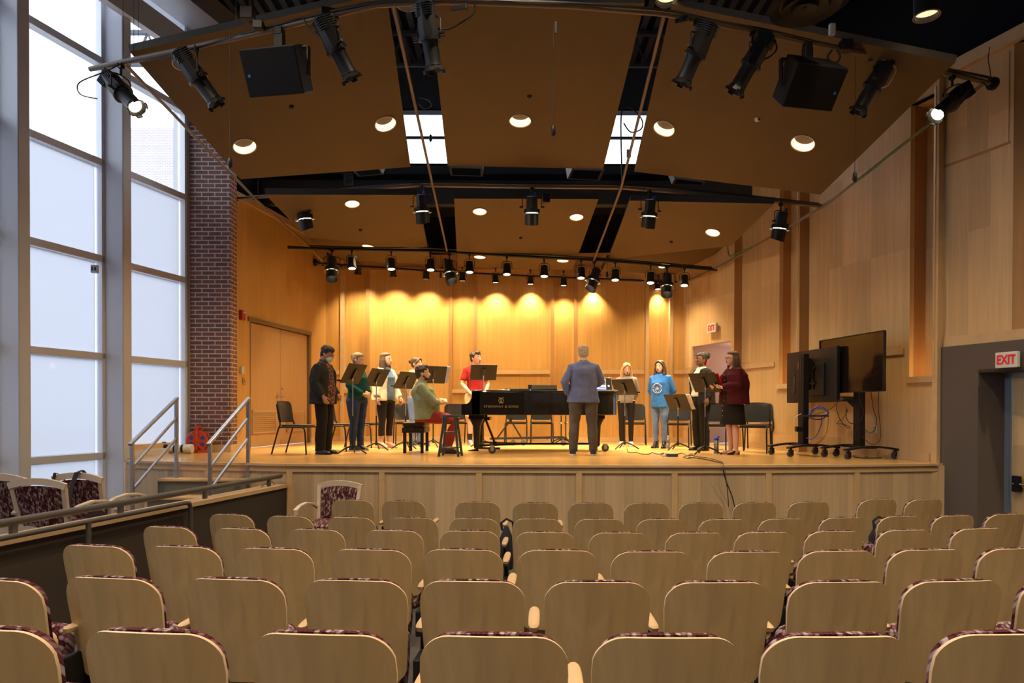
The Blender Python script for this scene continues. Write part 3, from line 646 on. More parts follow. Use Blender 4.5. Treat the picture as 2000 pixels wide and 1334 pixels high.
# pendant cans on the dark roof, round diffuser, smoke heads, air ducts
def pendant(px, py, Y, label, H=.5):
    p = at(px, py, Y); o = empty('pendant_downlight', p, label=label, cat='downlight'); m = MB()
    r = .125; m.tube([(0,0,0),(0,0,H)], r, 24, caps=False); m.tube([(0,0,.0),(0,0,H)], r-.012, 24, caps=False); m.cyl((0,0,H-.02),(0,0,H), r); m.build('can', BLACKM, o, smooth=60)
    m = MB(); m.cyl((0,0,.05),(0,0,.055), r-.014, seg=24); m.build('lamp', mat('warm_lamp_disc', (1,.9,.7), .4, emit=(1,.75,.42), es=1.3) if 'warm_lamp_disc' not in bpy.data.materials else bpy.data.materials['warm_lamp_disc'], o)
    m = MB(); m.cyl((0,0,H),(0,0, CAMZ + 6.6 - p.z), .01, seg=8); m.build('stem', BLACKM, o)
    m = MB(); m.tube([(math.cos(t*math.pi/12)*r, math.sin(t*math.pi/12)*r, 0) for t in range(24)], .006, 6, closed=True); m.build('trim_ring', bpy.data.materials['copper_tone_ring'], o, smooth=60)
    return o
pendant(1810, 32, 7.2, 'black can downlight hanging from the dark roof at upper right'); pendant(1303, 2, 7.9, 'black can downlight cut by the top of the view, over the right gap'); pendant(795, 10, 7.9, 'black can downlight glowing behind the pipe at the left gap')
def hall_pendant(x, y, lab):
    z = CAMZ + 5.3; o = pendant(1000, 200, 8, lab); o.location = (x, y, z)
    for c in kids(o):
        if c.name.startswith('stem'): c.scale = (1,1,.3)
    spot('pendant_beam', (x, y, z-.02), (x, y, 0), HALLP, 125, .9, .12, (1,.77,.50))
HALLP = 540
for i, (x, y) in enumerate(((-3.2,5.2),(0,5.6),(3.2,5.2),(6.2,5.0),(-3.2,1.5),(0,1.5),(3.2,1.5),(6.2,1.5),(0,-1.5),(-3.2,-1.5),(3.2,-1.5))):
    hall_pendant(x, y, 'black can downlight over the audience, %s of those out of view' % ['first','second','third','fourth','fifth','sixth','seventh','eighth','ninth','tenth','eleventh'][i])
p = at(1572, 18, 6.75); o = empty('air_diffuser', p, label='large round dark ringed air diffuser under the roof', cat='air diffuser'); m = MB()
BROWNM = mat('dark_brown_metal', (.022,.017,.015), .7)
for r0, r1, z0, z1, nm in ((.33,.24,0,.035,'outer_ring'), (.215,.13,-.005,.03,'middle_ring'), (.11,.02,-.01,.02,'inner_cone')):
    m = MB(); m.tube([(0,0,z0),(0,0,z1)], [r0, r1], 32, caps=False); m.tube([(0,0,z0+.012),(0,0,z1+.012)], [r0*.98, r1*.98], 32, caps=False); m.build(nm, BROWNM, o, smooth=60)
m = MB(); m.cyl((0,0,.04),(0,0, CAMZ+6.6-p.z), .26, seg=28); m.build('duct_neck', BLACKM, o, smooth=60)
def duct(pts, Y, dep, label):
    a = [at(x, y, Y) for x, y in pts]; c = sum(a, V())/4; o = empty('air_duct', c, label=label, cat='air duct'); m = MB()
    a = [p - c for p in a]; ins = [p*.86 for p in a]; 
    for i in range(4): m.add([a[i], a[(i+1)%4], ins[(i+1)%4], ins[i]], [(0,1,2,3)])
    m.slab(a, (0, .02, .35)) if False else None
    for i in range(4): m.add([a[i], a[(i+1)%4], a[(i+1)%4] + V((0,dep,.35)), a[i] + V((0,dep,.35))], [(0,1,2,3)])
    m.build('duct_shell', mat('brown_duct', (.16,.09,.045), .6) if 'brown_duct' not in bpy.data.materials else bpy.data.materials['brown_duct'], o)
    m = MB(); m.add([p*.86 + V((0,.02,.01)) for p in a], [(0,1,2,3)]); m.build('grille', BLACKM, o)
duct([(877,327),(943,329),(943,345),(880,343)], 11.9, .4, 'brown-rimmed air duct mouth behind the centre ceiling panel, left one')
duct([(1117,331),(1181,333),(1171,353),(1108,350)], 11.9, .4, 'pale-sided air duct mouth behind the centre ceiling panel, right one')
duct([(690,335),(742,330),(748,341),(700,345)], 11.9, .4, 'air duct mouth behind the near left ceiling panel')
duct([(1318,349),(1378,357),(1374,362),(1312,360)], 11.7, .4, 'air duct mouth behind the near right ceiling panel')
def smoke(px, py, pl, label, m_=None):
    p = on_plane(px, py, pl[1], pl[2]); o = MB(); o.tube([V((0,0,0)), -pl[2]*.03], [.035,.02], 16); b = o.build('sprinkler_head', m_ or BROWNM, smooth=50, label=label, cat='sprinkler'); b.location = p; return b
smoke(569, 208, cL, 'small sprinkler cover on the near left ceiling panel'); smoke(1034, 188, cC, 'small sprinkler cover on the centre ceiling panel'); smoke(704, 449, q2, 'small sprinkler cover on the left stage canopy'); smoke(1017, 464, q1, 'small dark sprinkler head on the middle stage canopy'); smoke(1311, 472, q3, 'small sprinkler cover on the right stage canopy')
p = on_plane(1479, 233, cR[1], cR[2]); o = empty('camera_dome', p, label='tiny white camera dome on the near right ceiling panel', cat='camera'); m = MB(); m.ball((0,0,0), .035); m.build('dome', WHITEP, o, smooth=180); m = MB(); m.ball((.01,-.02,-.01), .018); m.build('lens', BLACKM, o, smooth=180)
# ================================================================ pipes of the lighting rig
def pipe(name, pts, label, r=.028, m=PIPE):
    P = [at(*p) for p in pts]; c = P[0].copy(); q = MB(); q.tube([p - c for p in P], r, 14); o = q.build(name, m, smooth=60, label=label, cat='pipe', group='pipes of the lighting rig'); o.location = c; return P
def plerp(P, px):     # point on a pipe polyline at a pixel column
    for a, b in zip(P, P[1:]):
        def col(p): return 1000 + FPX*(p - V((0,0,CAMZ))).dot(_r)/(p - V((0,0,CAMZ))).dot(_f)
        ca, cb = col(a), col(b)
        if min(ca, cb) - .5 <= px <= max(ca, cb) + .5:
            lo, hi = 0.0, 1.0
            for _ in range(40):
                t = (lo+hi)/2
                if (col(a.lerp(b, t)) < px) == (ca < cb): lo = t
                else: hi = t
            return a.lerp(b, lo)
    return P[0] if px < 1000 else P[-1]
FP = pipe('rig_pipe', [(176,135,7.75),(470,72,7.1),(735,10,6.75),(870,3,6.7),(1120,12,6.72),(1300,27,6.8),(1500,66,7.2),(1700,107,7.7),(1936,163,8.28)], 'near curved pipe of the lighting rig across the top of the hall')
MP = pipe('rig_pipe', [(456,388,11.6),(600,378,11.5),(815,362,11.15),(1030,365,11.15),(1220,367,11.15),(1430,385,11.0),(1610,403,10.9)], 'middle pipe of the lighting rig, fixed to the brick pier')
BP = pipe('rig_pipe', [(562,483,13.1),(640,486,13.2),(835,490,13.35),(1000,500,13.45),(1180,509,13.5),(1400,527,13.75)], 'straight lamp pipe at the back of the stage, nearer of two', m=BLACKM)
WP = pipe('rig_pipe', [(618,513,14.9),(700,520,14.7),(850,530,14.8),(1050,540,14.95),(1200,546,15.0),(1338,552,15.2)], 'lamp pipe fixed close to the back wall', r=.022, m=BLACKM)
pipe('rig_pipe', [(243,124,7.7),(500,390,11.58),(600,478,13.05),(632,512,13.9)], 'long pipe running back beside the brick pier on the left', .02)
pipe('rig_pipe', [(768,10,6.78),(845,362,11.1),(873,490,13.3)], 'long pipe running back through the left gap', .02)
pipe('rig_pipe', [(1298,27,6.85),(1213,368,11.1),(1160,508,13.45)], 'long pipe running back through the right gap', .02)
pipe('rig_pipe', [(1922,163,8.2),(1760,285,9.3),(1610,403,10.75),(1520,455,11.9),(1403,522,13.6),(1340,550,14.9)], 'long pipe running back beside the timber wall with green cable', .02)
def flange(px, py, Y, n, label):
    p = at(px, py, Y); m = MB(); m.cyl(V((0,0,0)), V(n).normalized()*.035, .075, seg=24); m.cyl(V((0,0,0)), V(n).normalized()*-.06, .045, seg=20); o = m.build('pipe_flange', BLACKM, smooth=40, label=label, cat='flange'); o.location = p
flange(1937,163,8.3, NR, 'round black wall flange at the right end of the near pipe'); flange(618,513,14.85, (-1,0,0), 'round black flange on the left stage wall'); flange(457,388,11.6, (-1,0,0), 'black flange of the middle pipe on the brick pier')
def cable(name, pts, r, m, label, cat='cable', group=None, close=False):
    P = [at(*p) for p in pts]; c = P[0].copy()
    # smooth with catmull-rom
    out = []
    n = len(P)
    for i in range(n-1):
        p0 = P[max(0,i-1)]; p1 = P[i]; p2 = P[i+1]; p3 = P[min(n-1,i+2)]
        for k in range(6):
            t = k/6; out.append(.5*((2*p1) + (p2-p0)*t + (2*p0-5*p1+4*p2-p3)*t*t + (3*p1-p0-3*p2+p3)*t*t*t))
    out.append(P[-1]); q = MB(); q.tube([p - c for p in out], r, 6); o = q.build(name, m, smooth=60, label=label, cat=cat, group=group); o.location = c; return o
GREEN = mat('green_cable_sheath', (.07,.22,.05), .5); TANC = mat('tan_cable', (.45,.33,.22), .5)
cable('cable', [(215,128,7.7),(330,107,7.4),(470,68,7.08),(600,34,6.9),(735,5,6.72),(870,-1,6.67),(1000,3,6.67),(1120,7,6.68),(1300,21,6.75),(1400,42,6.95),(1500,60,7.15),(1620,88,7.45),(1780,121,7.8),(1935,152,8.2)], .016, BLACKCAB, 'black cable bundle strapped along the near pipe')
cable('cable', [(620,374,11.45),(815,357,11.1),(1040,360,11.1),(1230,363,11.1),(1430,379,10.95),(1600,398,10.85)], .014, BLACKCAB, 'black cable strapped along the middle pipe')
cable('cable', [(600,480,13.1),(700,483,13.2),(840,485,13.3),(1000,495,13.4),(1180,505,13.45),(1390,522,13.7)], .014, BLACKCAB, 'black cable strapped along the back lamp pipe')
cable('cable', [(1905,180,8.25),(1800,252,8.9),(1700,335,9.8),(1620,392,10.7),(1560,430,11.4),(1500,468,12.2),(1440,494,12.9),(1425,500,13.1),(1421,480,13.1)], .011, GREEN, 'thin green cable along the pipe on the right wall')
cable('cable', [(240,123,7.6),(205,140,7.4),(160,158,7.4),(151,172,7.4),(160,186,7.4),(190,193,7.4)], .007, BLACKCAB, 'cable loop curling out beside the leftmost stage lamp')
cable('cable', [(360,90,7.3),(345,105,7.3),(337,122,7.3),(345,134,7.3),(362,138,7.3)], .007, TANC, 'pale cable loop at the second stage lamp')
cable('cable', [(592,35,6.9),(602,55,6.9),(620,68,6.9),(650,82,6.9)], .008, BLACKCAB, 'black cable drooping to the lamp near the left loudspeaker')
cable('cable', [(835,48,6.7),(870,58,6.7),(905,42,6.7),(925,25,6.7),(927,8,6.7)], .009, BLACKCAB, 'black cable swag right of the lamp in the left gap')
cable('cable', [(1480,62,7.1),(1510,80,7.1),(1517,95,7.1),(1505,110,7.1),(1487,118,7.1)], .009, BLACKCAB, 'cable loop from the pipe to the sixth stage lamp')
cable('cable', [(1625,98,7.4),(1617,110,7.4),(1622,122,7.4),(1634,122,7.4),(1641,110,7.4),(1633,98,7.4)], .012, BLACKCAB, 'round coil of black cable hanging right of the loudspeaker')
cable('cable', [(1718,112,7.6),(1745,128,7.6),(1749,140,7.6),(1735,165,7.6),(1722,172,7.6)], .009, TANC, 'pale cable loop at the seventh stage lamp')
cable('cable', [(1215,360,11.0),(1213,230,11.0),(1223,210,11.0),(1238,215,11.0),(1254,235,11.0),(1252,252,11.0),(1232,258,11.0),(1218,240,11.0)], .012, BLACKCAB, 'black cable loop hanging in the right skylight gap')
cable('cable', [(818,190,10.5),(836,195,10.5),(842,205,10.5),(830,212,10.5),(818,203,10.5)], .012, BLACKCAB, 'short black cable loop in the left skylight gap')
cable('cable', [(1934,160,8.3),(1934,140,8.3),(1930,115,8.3),(1933,92,8.3)], .006, BLACKCAB, 'thin cable rising on the timber wall above the flange')
def drop(px, y0, y1, Y, label, mic=True):
    a = at(px, y0, Y); b = at(px, y1, Y); b.x = a.x; c = b; m = MB(); m.cyl((0,0,0), (0,0,a.z-b.z), .003, seg=6); o = empty('hanging_microphone' if mic else 'hanging_cable', b, label=label, cat='microphone' if mic else 'cable')
    m.build('wire', BLACKCAB, o)
    if mic: m = MB(); m.tube([(0,0,0),(0,0,-.02),(0,0,-.09),(0,0,-.12)], [.004,.02,.026,.012], 12); m.build('capsule', BLACKM, o, smooth=60)
drop(449, 60, 306, 7.1, 'thin microphone hanging before the near left ceiling panel'); drop(1081, 60, 243, 7.0, 'thin microphone hanging before the centre ceiling panel'); drop(1671, 110, 335, 7.6, 'thin microphone hanging at the right beside the timber wall'); drop(841, 220, 262, 10.9, 'short microphone wire in the left skylight gap'); drop(861, 450, 531, 13.0, 'thin microphone hanging by the tilted left stage lamp'); drop(1186, 440, 530, 13.0, 'thin microphone hanging by the tilted right stage lamp')
for px, y0, y1, Y, lab in ((261,-30,100,7.45,'left'),(270,-30,78,7.6,'left, second'),(240,-30,108,7.6,'left, third'),(461,-30,52,7.0,'above the left speaker'),(1763,60,195,9.1,'right wall'),(1814,60,112,7.9,'upper right'),(504,350,385,11.5,'mid left')):
    drop(px, y0, y1, Y, 'thin steel suspension cable of the rig, ' + lab, False)
# ================================================================ stage lamps
CLAMP = MB(); 
def yoke_and_clamp(o, w, h, zc, r=.008):
    """U-bracket from the pipe clamp (origin) down to the pivots at z=zc, half width w"""
    m = MB(); m.box((0,0,0), (.05,.05,.07)); m.cyl((0,0,-.03),(0,0,-.11), .014, seg=10); m.cyl((-.05,0,.0),(.05,0,.0), .009, seg=8); m.build('pipe_clamp', BLACKM, o)
    m = MB(); pts = [(-w,0,zc)] + [(-w*math.cos(t*math.pi/8) if 0 < t < 8 else (-w if t == 0 else w), 0, -.11 - .05*(1-math.sin(t*math.pi/8))) for t in range(9)] + [(w,0,zc)]
    m.tube([V(p) for p in pts], r, 8); m.build('yoke', BLACKM, o, smooth=60)
    for s_ in (-1, 1): m = MB(); m.cyl((s_*(w-.01),0,zc),(s_*(w+.045),0,zc), .016, seg=10); m.build('yoke_knob', BLACKM, o)
def profile_spot(name='profile_spotlight', on=True):
    """long ellipsoidal lamp aimed along -Z of an inner frame; origin at the clamp"""
    o = empty(name); yoke_and_clamp(o, .125, 0, -.30)
    b = empty('lamp_body', (0,0,-.30)); b.parent = o
    m = MB(); m.tube([(0,0,.27),(0,0,.255),(0,0,.10),(0,0,.02),(0,0,-.02)], [.05,.078,.085,.098,.098], 16)
    for k in range(8): m.box((0,0,.20-k*.016), (.172,.172,.005), rz=k*.1)
    hs = m
    return o, b, m
def build_profile(loc, target, label, lit, power=0, size=26):
    o = empty('profile_spotlight', loc, label=label, cat='stage light', group='long black profile spotlights on the near pipe')
    d = (V(target) - V(loc)); yaw = math.atan2(-d.x, d.y) if abs(d.x)+abs(d.y) > 1e-6 else 0
    o.rotation_euler = (0,0,yaw)
    yoke_and_clamp(o, .125, 0, -.29)
    tilt = math.atan2(math.hypot(d.x, d.y), -d.z)      # from straight down towards +Y
    T = Matrix.Translation((0,0,-.29)) @ Matrix.Rotation(tilt, 4, 'X')
    m = MB(); m.T = T; m.tube([(0,0,.30),(0,0,.285),(0,0,.16),(0,0,.04),(0,0,-.02)], [.055,.084,.092,.104,.104], 8, T=None)
    for k in range(6): m.box((0,0,.27-k*.02), (.172-.002*k,.172,.006))
    m.build('lamp_housing', BLACKP, o, smooth=35)
    m = MB(); m.T = T; m.tube([(0,0,-.02),(0,0,-.05)], [.112,.112], 16); 
    for s_ in (-1,1): m.box((s_*.12, 0, -.035), (.10,.02,.006), rz=.3)
    m.build('shutter_ring', BLACKM, o, smooth=35)
    m = MB(); m.T = T; m.tube([(0,0,-.05),(0,0,-.08),(0,0,-.24),(0,0,-.27)], [.086,.076,.076,.084], 16); m.box((0,.07,-.16), (.03,.02,.14)); m.build('lens_tube', BLACKP, o, smooth=35)
    m = MB(); m.T = T; m.tube([(0,0,-.27),(0,0,-.32)], [.082,.108], 8, caps=False); m.tube([(0,0,-.27),(0,0,-.32)], [.078,.103], 8, caps=False)
    for k in range(4): a = k*math.pi/2 + math.pi/4; m.box((math.cos(a)*.102, math.sin(a)*.102, -.325), (.06,.012,.035), rz=a+math.pi/2)
    m.build('colour_frame', BLACKM, o)
    m = MB(); m.T = T; m.cyl((0,0,-.275),(0,0,-.285), .072); m.build('lens', LENS if lit else mat('dark_lens', (.1,.1,.12), .1) if 'dark_lens' not in bpy.data.materials else bpy.data.materials['dark_lens'], o)
    if lit and power: spot('profile_beam', V(loc) + V((0,0,-.29)) + d.normalized()*.40, target, power, size, .35, .05, (1,.78,.5))
    return o
prof = [(236,131,7.6,(3.0,10.5,-1.5),True),(384,92,7.3,(-1.3,9.0,-3.2),False),(655,30,6.9,(-.8,8.6,-4.0),False),(838,5,6.7,(.1,7.6,-4.8),False),
        (1361,38,6.85,(1.55,7.7,-4),False),(1470,62,7.1,(1.25,8.9,-3),False),(1708,108,7.65,(3.4,9.6,-3),False),(1860,148,8.05,(-1.2,12.0,-1.2),True)]
plabs = ['lit black profile spotlight at the left end of the near pipe, before the windows','black profile spotlight with pale cables, second from the left on the near pipe','black profile spotlight right of the left loudspeaker','black profile spotlight hanging in the left skylight gap',
 'black profile spotlight just right of the right skylight gap','black profile spotlight with a blue tag, left of the right loudspeaker','black profile spotlight right of the right loudspeaker','lit black profile spotlight by the right wall flange']
aim = [(292,236),(428,210),(686,152),(848,138),(1335,158),(1433,183),(1667,234),(1800,250)]
for (px, py, Y, t, lit), lab, (ax_, ay_) in zip(prof, plabs, aim):
    p = plerp(FP, px); p.z -= .03
    piv = p + V((0,0,-.29)); q = at(ax_, ay_, p.y + (-.13 if lit else .10)); dirn = (q - piv).normalized()
    o = build_profile(p, p + dirn*8, lab, lit, 0)
    tgt = V((3.0, 12.5, STAGE + 1.2)) if px < 500 else V((-2.2, 12.0, STAGE + 1.2))
    if lit: spot('profile_beam', piv + dirn*.36, tgt, 500, 40, .6, .06, (1,.72,.38))
def build_fresnel(P, px, label, tgt=None, power=0, hat=True, sc=1.0, group=None):
    p = plerp(P, px); p = V(p) - V((0,0,.03)); o = empty('fresnel_spotlight', p, label=label, cat='stage light', group=group); o.scale = (sc,sc,sc)
    tl = 0
    if tgt is not None:
        d = V(tgt) - (p + V((0,0,-.3*sc))); o.rotation_euler = (0,0,math.atan2(-d.x, d.y)); tl = math.atan2(math.hypot(d.x,d.y), -d.z)
    yoke_and_clamp(o, .155, 0, -.30, .007)
    T = Matrix.Translation((0,0,-.30)) @ Matrix.Rotation(min(tl*.45, .7), 4, 'X')
    m = MB(); m.T = T; m.tube([(0,0,.17),(0,0,.16),(0,0,-.02),(0,0,-.04)], [.06,.088,.092,.12], 8)
    for k in range(16): a = k*math.pi/8; m.box((math.cos(a)*.12, math.sin(a)*.12, -.06), (.02,.008,.05), rz=a)
    m.tube([(0,0,-.03),(0,0,-.09)], [.122,.126], 20); m.build('lamp_housing', BLACKP, o, smooth=35)
    m = MB(); m.T = T; m.cyl((0,0,-.088),(0,0,-.094), .10, seg=20); m.build('lens', LENS, o)
    m = MB(); m.T = T
    if hat:
        n = 20; vs = []; fs = []
        for k in range(n+1):
            a = math.pi*(.05 + .9*0) + 2*math.pi*k/n; vs += [(math.cos(a)*.112, math.sin(a)*.112, -.108), (math.cos(a)*.112, math.sin(a)*.112, -.27 + .03*(math.sin(a)))]
        for k in range(n): fs.append((2*k, 2*k+2, 2*k+3, 2*k+1))
        m.add(vs, fs); m.build('top_hat', BLACKM, o, smooth=180)
        m = MB(); m.T = T; m.box((-.12,0,-.11),(.02,.2,.008)); m.box((.12,0,-.11),(.02,.2,.008)); m.box((0,.12,-.11),(.2,.02,.008)); m.box((0,-.12,-.11),(.2,.02,.008)); m.build('colour_frame', STEEL, o)
    m = MB(); m.T = T; m.box((.05,-.02,.20), (.03,.03,.06)); m.build('plug', mat('blue_plug', (.02,.04,.5), .4) if 'blue_plug' not in bpy.data.materials else bpy.data.materials['blue_plug'], o)
    if power: spot('fresnel_beam', p + V((0,0,-.30*sc)) + (V(tgt)-p).normalized()*.14*sc, tgt, power, 62, .8, .07, (1,.72,.38))
    return o
for px, tx, ty, lab in ((594,-2.2,12.9,'fresnel lamp with a top hat at the left of the middle pipe, before the brick'),(824,-1.0,12.9,'fresnel lamp with a top hat, second on the middle pipe'),(1039,.3,12.9,'fresnel lamp with a top hat at the centre of the middle pipe'),(1269,1.7,12.9,'fresnel lamp with a top hat, fourth on the middle pipe'),(1525,3.2,12.6,'fresnel lamp with a top hat at the right of the middle pipe')):
    build_fresnel(MP, px, lab, (tx, ty, STAGE), 1000, group='fresnel lamps on the middle pipe')
for px, t, lab, sc in ((648,(-3.1,11.9,STAGE),'fresnel lamp with a top hat hanging by the left stage wall',1.0),(878,(0.4,11.3,STAGE),'tilted lit fresnel lamp where the left long pipe meets the back pipe',1.0),(1161,(-1.6,11.4,STAGE),'tilted lit fresnel lamp where the right long pipe meets the back pipe',1.0),(1303,(2.6,11.8,STAGE),'fresnel lamp with a top hat among small lamps at the right of the back pipe',1.0)):
    build_fresnel(BP, px, lab, t, 750, sc=sc, group='fresnel lamps on the back pipe')
PARP = []
def build_par(P, px, label, tgt, power, group, sc=1.0, size=55, dz=0):
    p = V(plerp(P, px)) - V((0,0,.025-dz)); o = empty('par_lamp', p, label=label, cat='stage light', group=group); o.scale = (sc,sc,sc)
    d = V(tgt) - p; yaw = math.atan2(-d.x, d.y); o.rotation_euler = (0,0,yaw); tl = math.atan2(math.hypot(d.x,d.y), -d.z)
    m = MB(); m.box((0,0,0), (.045,.045,.055)); m.cyl((0,0,-.02),(0,0,-.09), .011, seg=8); m.build('pipe_clamp', BLACKM, o)
    m = MB(); m.tube([V((-.10,0,-.24)), V((-.10,0,-.13)), V((-.06,0,-.09)), V((.06,0,-.09)), V((.10,0,-.13)), V((.10,0,-.24))], .006, 8); m.build('yoke', BLACKM, o, smooth=60)
    T = Matrix.Translation((0,0,-.22)) @ Matrix.Rotation(tl*.6, 4, 'X')
    m = MB(); m.T = T; m.tube([(0,0,.09),(0,0,.08),(0,0,-.07),(0,0,-.10),(0,0,-.13)], [.05,.072,.078,.092,.092], 12); m.build('lamp_housing', BLACKP, o, smooth=35)
    m = MB(); m.T = T; m.cyl((0,0,-.126),(0,0,-.132), .066, seg=18); m.build('lens', LENS, o)
    if power: spot('par_beam', p + V((0,0,-.22*sc)) + d.normalized()*.17*sc, tgt, power, size, 1.0, .05, (1,.72,.38))
    return o
words = ['first','second','third','fourth','fifth','sixth','seventh','eighth','ninth','tenth']
for i, px in enumerate((687,764,841,917,990,1063,1135,1202,1271,1337)):
    x = plerp(BP, px).x
    build_par(BP, px, words[i] + ' small black lamp from the left on the back pipe', (x*.85, 12.4, STAGE), 420, 'small lamps on the back pipe', size=85)
for i, px in enumerate((699,768,832,903,968,1036,1101,1158,1285)):
    w_ = bw(px, 0); t = V((w_.x, w_.y, STAGE + 2.5))
    build_par(WP, px, words[i] + ' wall-washing lamp from the left on the pipe near the back wall', t, 175, 'wall-washing lamps', sc=.85, size=96, dz=.15)
# ================================================================ hanging loudspeakers
def speaker(px, py, hole, rz, rx, label, size=(.60,.36,.44)):
    p = V(plerp(FP, px)) - V((0,0,.04)); o = empty('hanging_loudspeaker', p, rz=rz, label=label, cat='loudspeaker', group='black loudspeakers hung from the near pipe')
    w_, d_, h_ = size
    m = MB(); m.box((0,0,0), (.08,.08,.08)); m.box((0,0,-.10), (.10,.07,.15)); m.build('pipe_clamp', BLACKM, o, bevel=.006)
    m = MB(); m.box((0,0,-.185), (w_+.05,.06,.018)); m.box((-w_/2-.018,0,-.33), (.012,.06,.30)); m.box((w_/2+.018,0,-.33), (.012,.06,.30)); m.build('bracket', BLACKM, o)
    T = Matrix.Translation((0,0,-.40)) @ Matrix.Rotation(rx, 4, 'X')
    m = MB(); f = w_/2; g = w_/2*.82
    m.T = T; m.prism([(-f,-d_/2),(f,-d_/2),(g,d_/2),(-g,d_/2)], -h_/2, h_/2); m.build('cabinet', BLACKP, o, bevel=.012)
    m = MB(); m.T = T; m.box((0,-d_/2-.006,0), (w_-.02,.012,h_-.02)); m.build('grille', mat('speaker_mesh', (.008,.008,.010), .8, spec=.2, bump=.6, bscale=900) if 'speaker_mesh' not in bpy.data.materials else bpy.data.materials['speaker_mesh'], o, bevel=.004)
    m = MB(); m.T = T; m.cyl((hole*.24,-d_/2-.014,-.02 if hole < 0 else -.03),(hole*.24,-d_/2-.016,-.02 if hole < 0 else -.03), .014); m.build('badge', mat('blue_badge', (.03,.2,.5), .4) if 'blue_badge' not in bpy.data.materials else bpy.data.materials['blue_badge'], o)
speaker(546, 55, -1, R(-10), R(28), 'black loudspeaker hung at the left between two lamps')
speaker(1577, 85, 1, R(12), R(40), 'black loudspeaker hung at the right, its top visible')
# small boxes on the rig
def rigbox(px, py, Y, d, m_, label, rz=0):
    q = MB(); q.box((0,0,0), d, rz=rz); o = q.build('junction_box', m_, bevel=.006, label=label, cat='junction box'); o.location = at(px, py, Y)
rigbox(484,28,7.05,(.13,.1,.12),BLACKM,'black bolted steel box above the pipe left of the left loudspeaker'); rigbox(505,50,6.95,(.10,.08,.08),BLACKM,'small black connector box with an orange mark on the near pipe')
rigbox(681,351,11.6,(.14,.1,.17),BLACKM,'black bolted bracket box above the middle pipe at left'); rigbox(1067,388,11.1,(.12,.10,.14),BLACKM,'black box with a cord at the centre of the middle pipe'); rigbox(1652,90,7.5,(.12,.1,.12),BLACKM,'dark mount with a red light right of the right loudspeaker'); rigbox(1625,58,7.4,(.06,.05,.12),WHITEP,'small box with a white sticker above the near pipe at right'); rigbox(491,18,7.1,(.04,.04,.3),BLACKM,'short black hanger post over the near pipe at left')
rigbox(645,22,6.85,(.18,.06,.05),BLACKM,'black cable coupler on the near pipe left of the left gap',.3); rigbox(898,17,6.65,(.16,.05,.05),BLACKM,'black connector hanging below the near pipe right of the left gap',-.3); rigbox(1334,40,6.85,(.15,.05,.05),BLACKM,'black connector below the near pipe by the right gap',-.4); rigbox(1720,112,7.65,(.25,.07,.07),BLACKM,'black coupler on the near pipe at the seventh lamp',-.3); rigbox(1086,55,6.65,(.03,.03,.12),BLACKM,'short black microphone holder hanging from the near pipe centre'); rigbox(1228,300,10.8,(.07,.05,.12),STEEL,'grey switch box hanging in the right skylight gap')
# ================================================================ auditorium seats
def shell_grid(W, H, rad, bow, lean, flare, nx=14, nz=16, t=.013, y0=0.0, z0=0.0, front=False, puff=0.0, top_arch=.012):
    """rounded, bowed back panel. returns a mesh builder; thickness t towards +y"""
    def outline(s):    # s in 0..1 up: half width
        z = s*H; w = W/2*(1 - flare*(1-s))
        d = H - z
        if d < rad: w -= rad - math.sqrt(max(0, rad*rad - (rad-d)**2))
        if z < rad*.6: r2 = rad*.6; w -= r2 - math.sqrt(max(0, r2*r2 - (r2-z)**2))
        return max(w, .001)
    m = MB(); vs = []
    zs = [0, .01, .03, .06] + [.1 + .75*i/7 for i in range(8)] + [.89, .92, .945, .965, .98, .99, .997, 1.0]
    for side in (0, 1):
        for s_ in zs:
            w = outline(s_)
            for i in range(nx+1):
                x = -w + 2*w*i/nx; u = x/(W/2)
                z = z0 + s_*H + top_arch*(1-u*u)*s_
                y = y0 - bow*(1-u*u) - lean*s_*H + (t if side else 0)
                if side and puff:
                    e = min(1, (w-abs(x))/.05)*min(1, max(0, (1-s_)*H/.05))*min(1, s_*H/.05+.2); y += puff*math.sqrt(max(0, e))
                vs.append((x, y, z))
    n = nx+1; k = len(zs); fs = []
    for i in range(k-1):
        for j in range(nx):
            a = i*n+j; fs.append((a, a+1, a+n+1, a+n)); b_ = a + k*n; fs.append((b_, b_+n, b_+n+1, b_+1))
    for i in range(k-1):
        for j in (0, nx): a = i*n+j; fs.append((a, a+n, a+n+k*n, a+k*n))
    for j in range(nx):
        for i in (0, k-1): a = i*n+j; fs.append((a, a+k*n, a+k*n+1, a+1))
    return m.add(vs, fs)
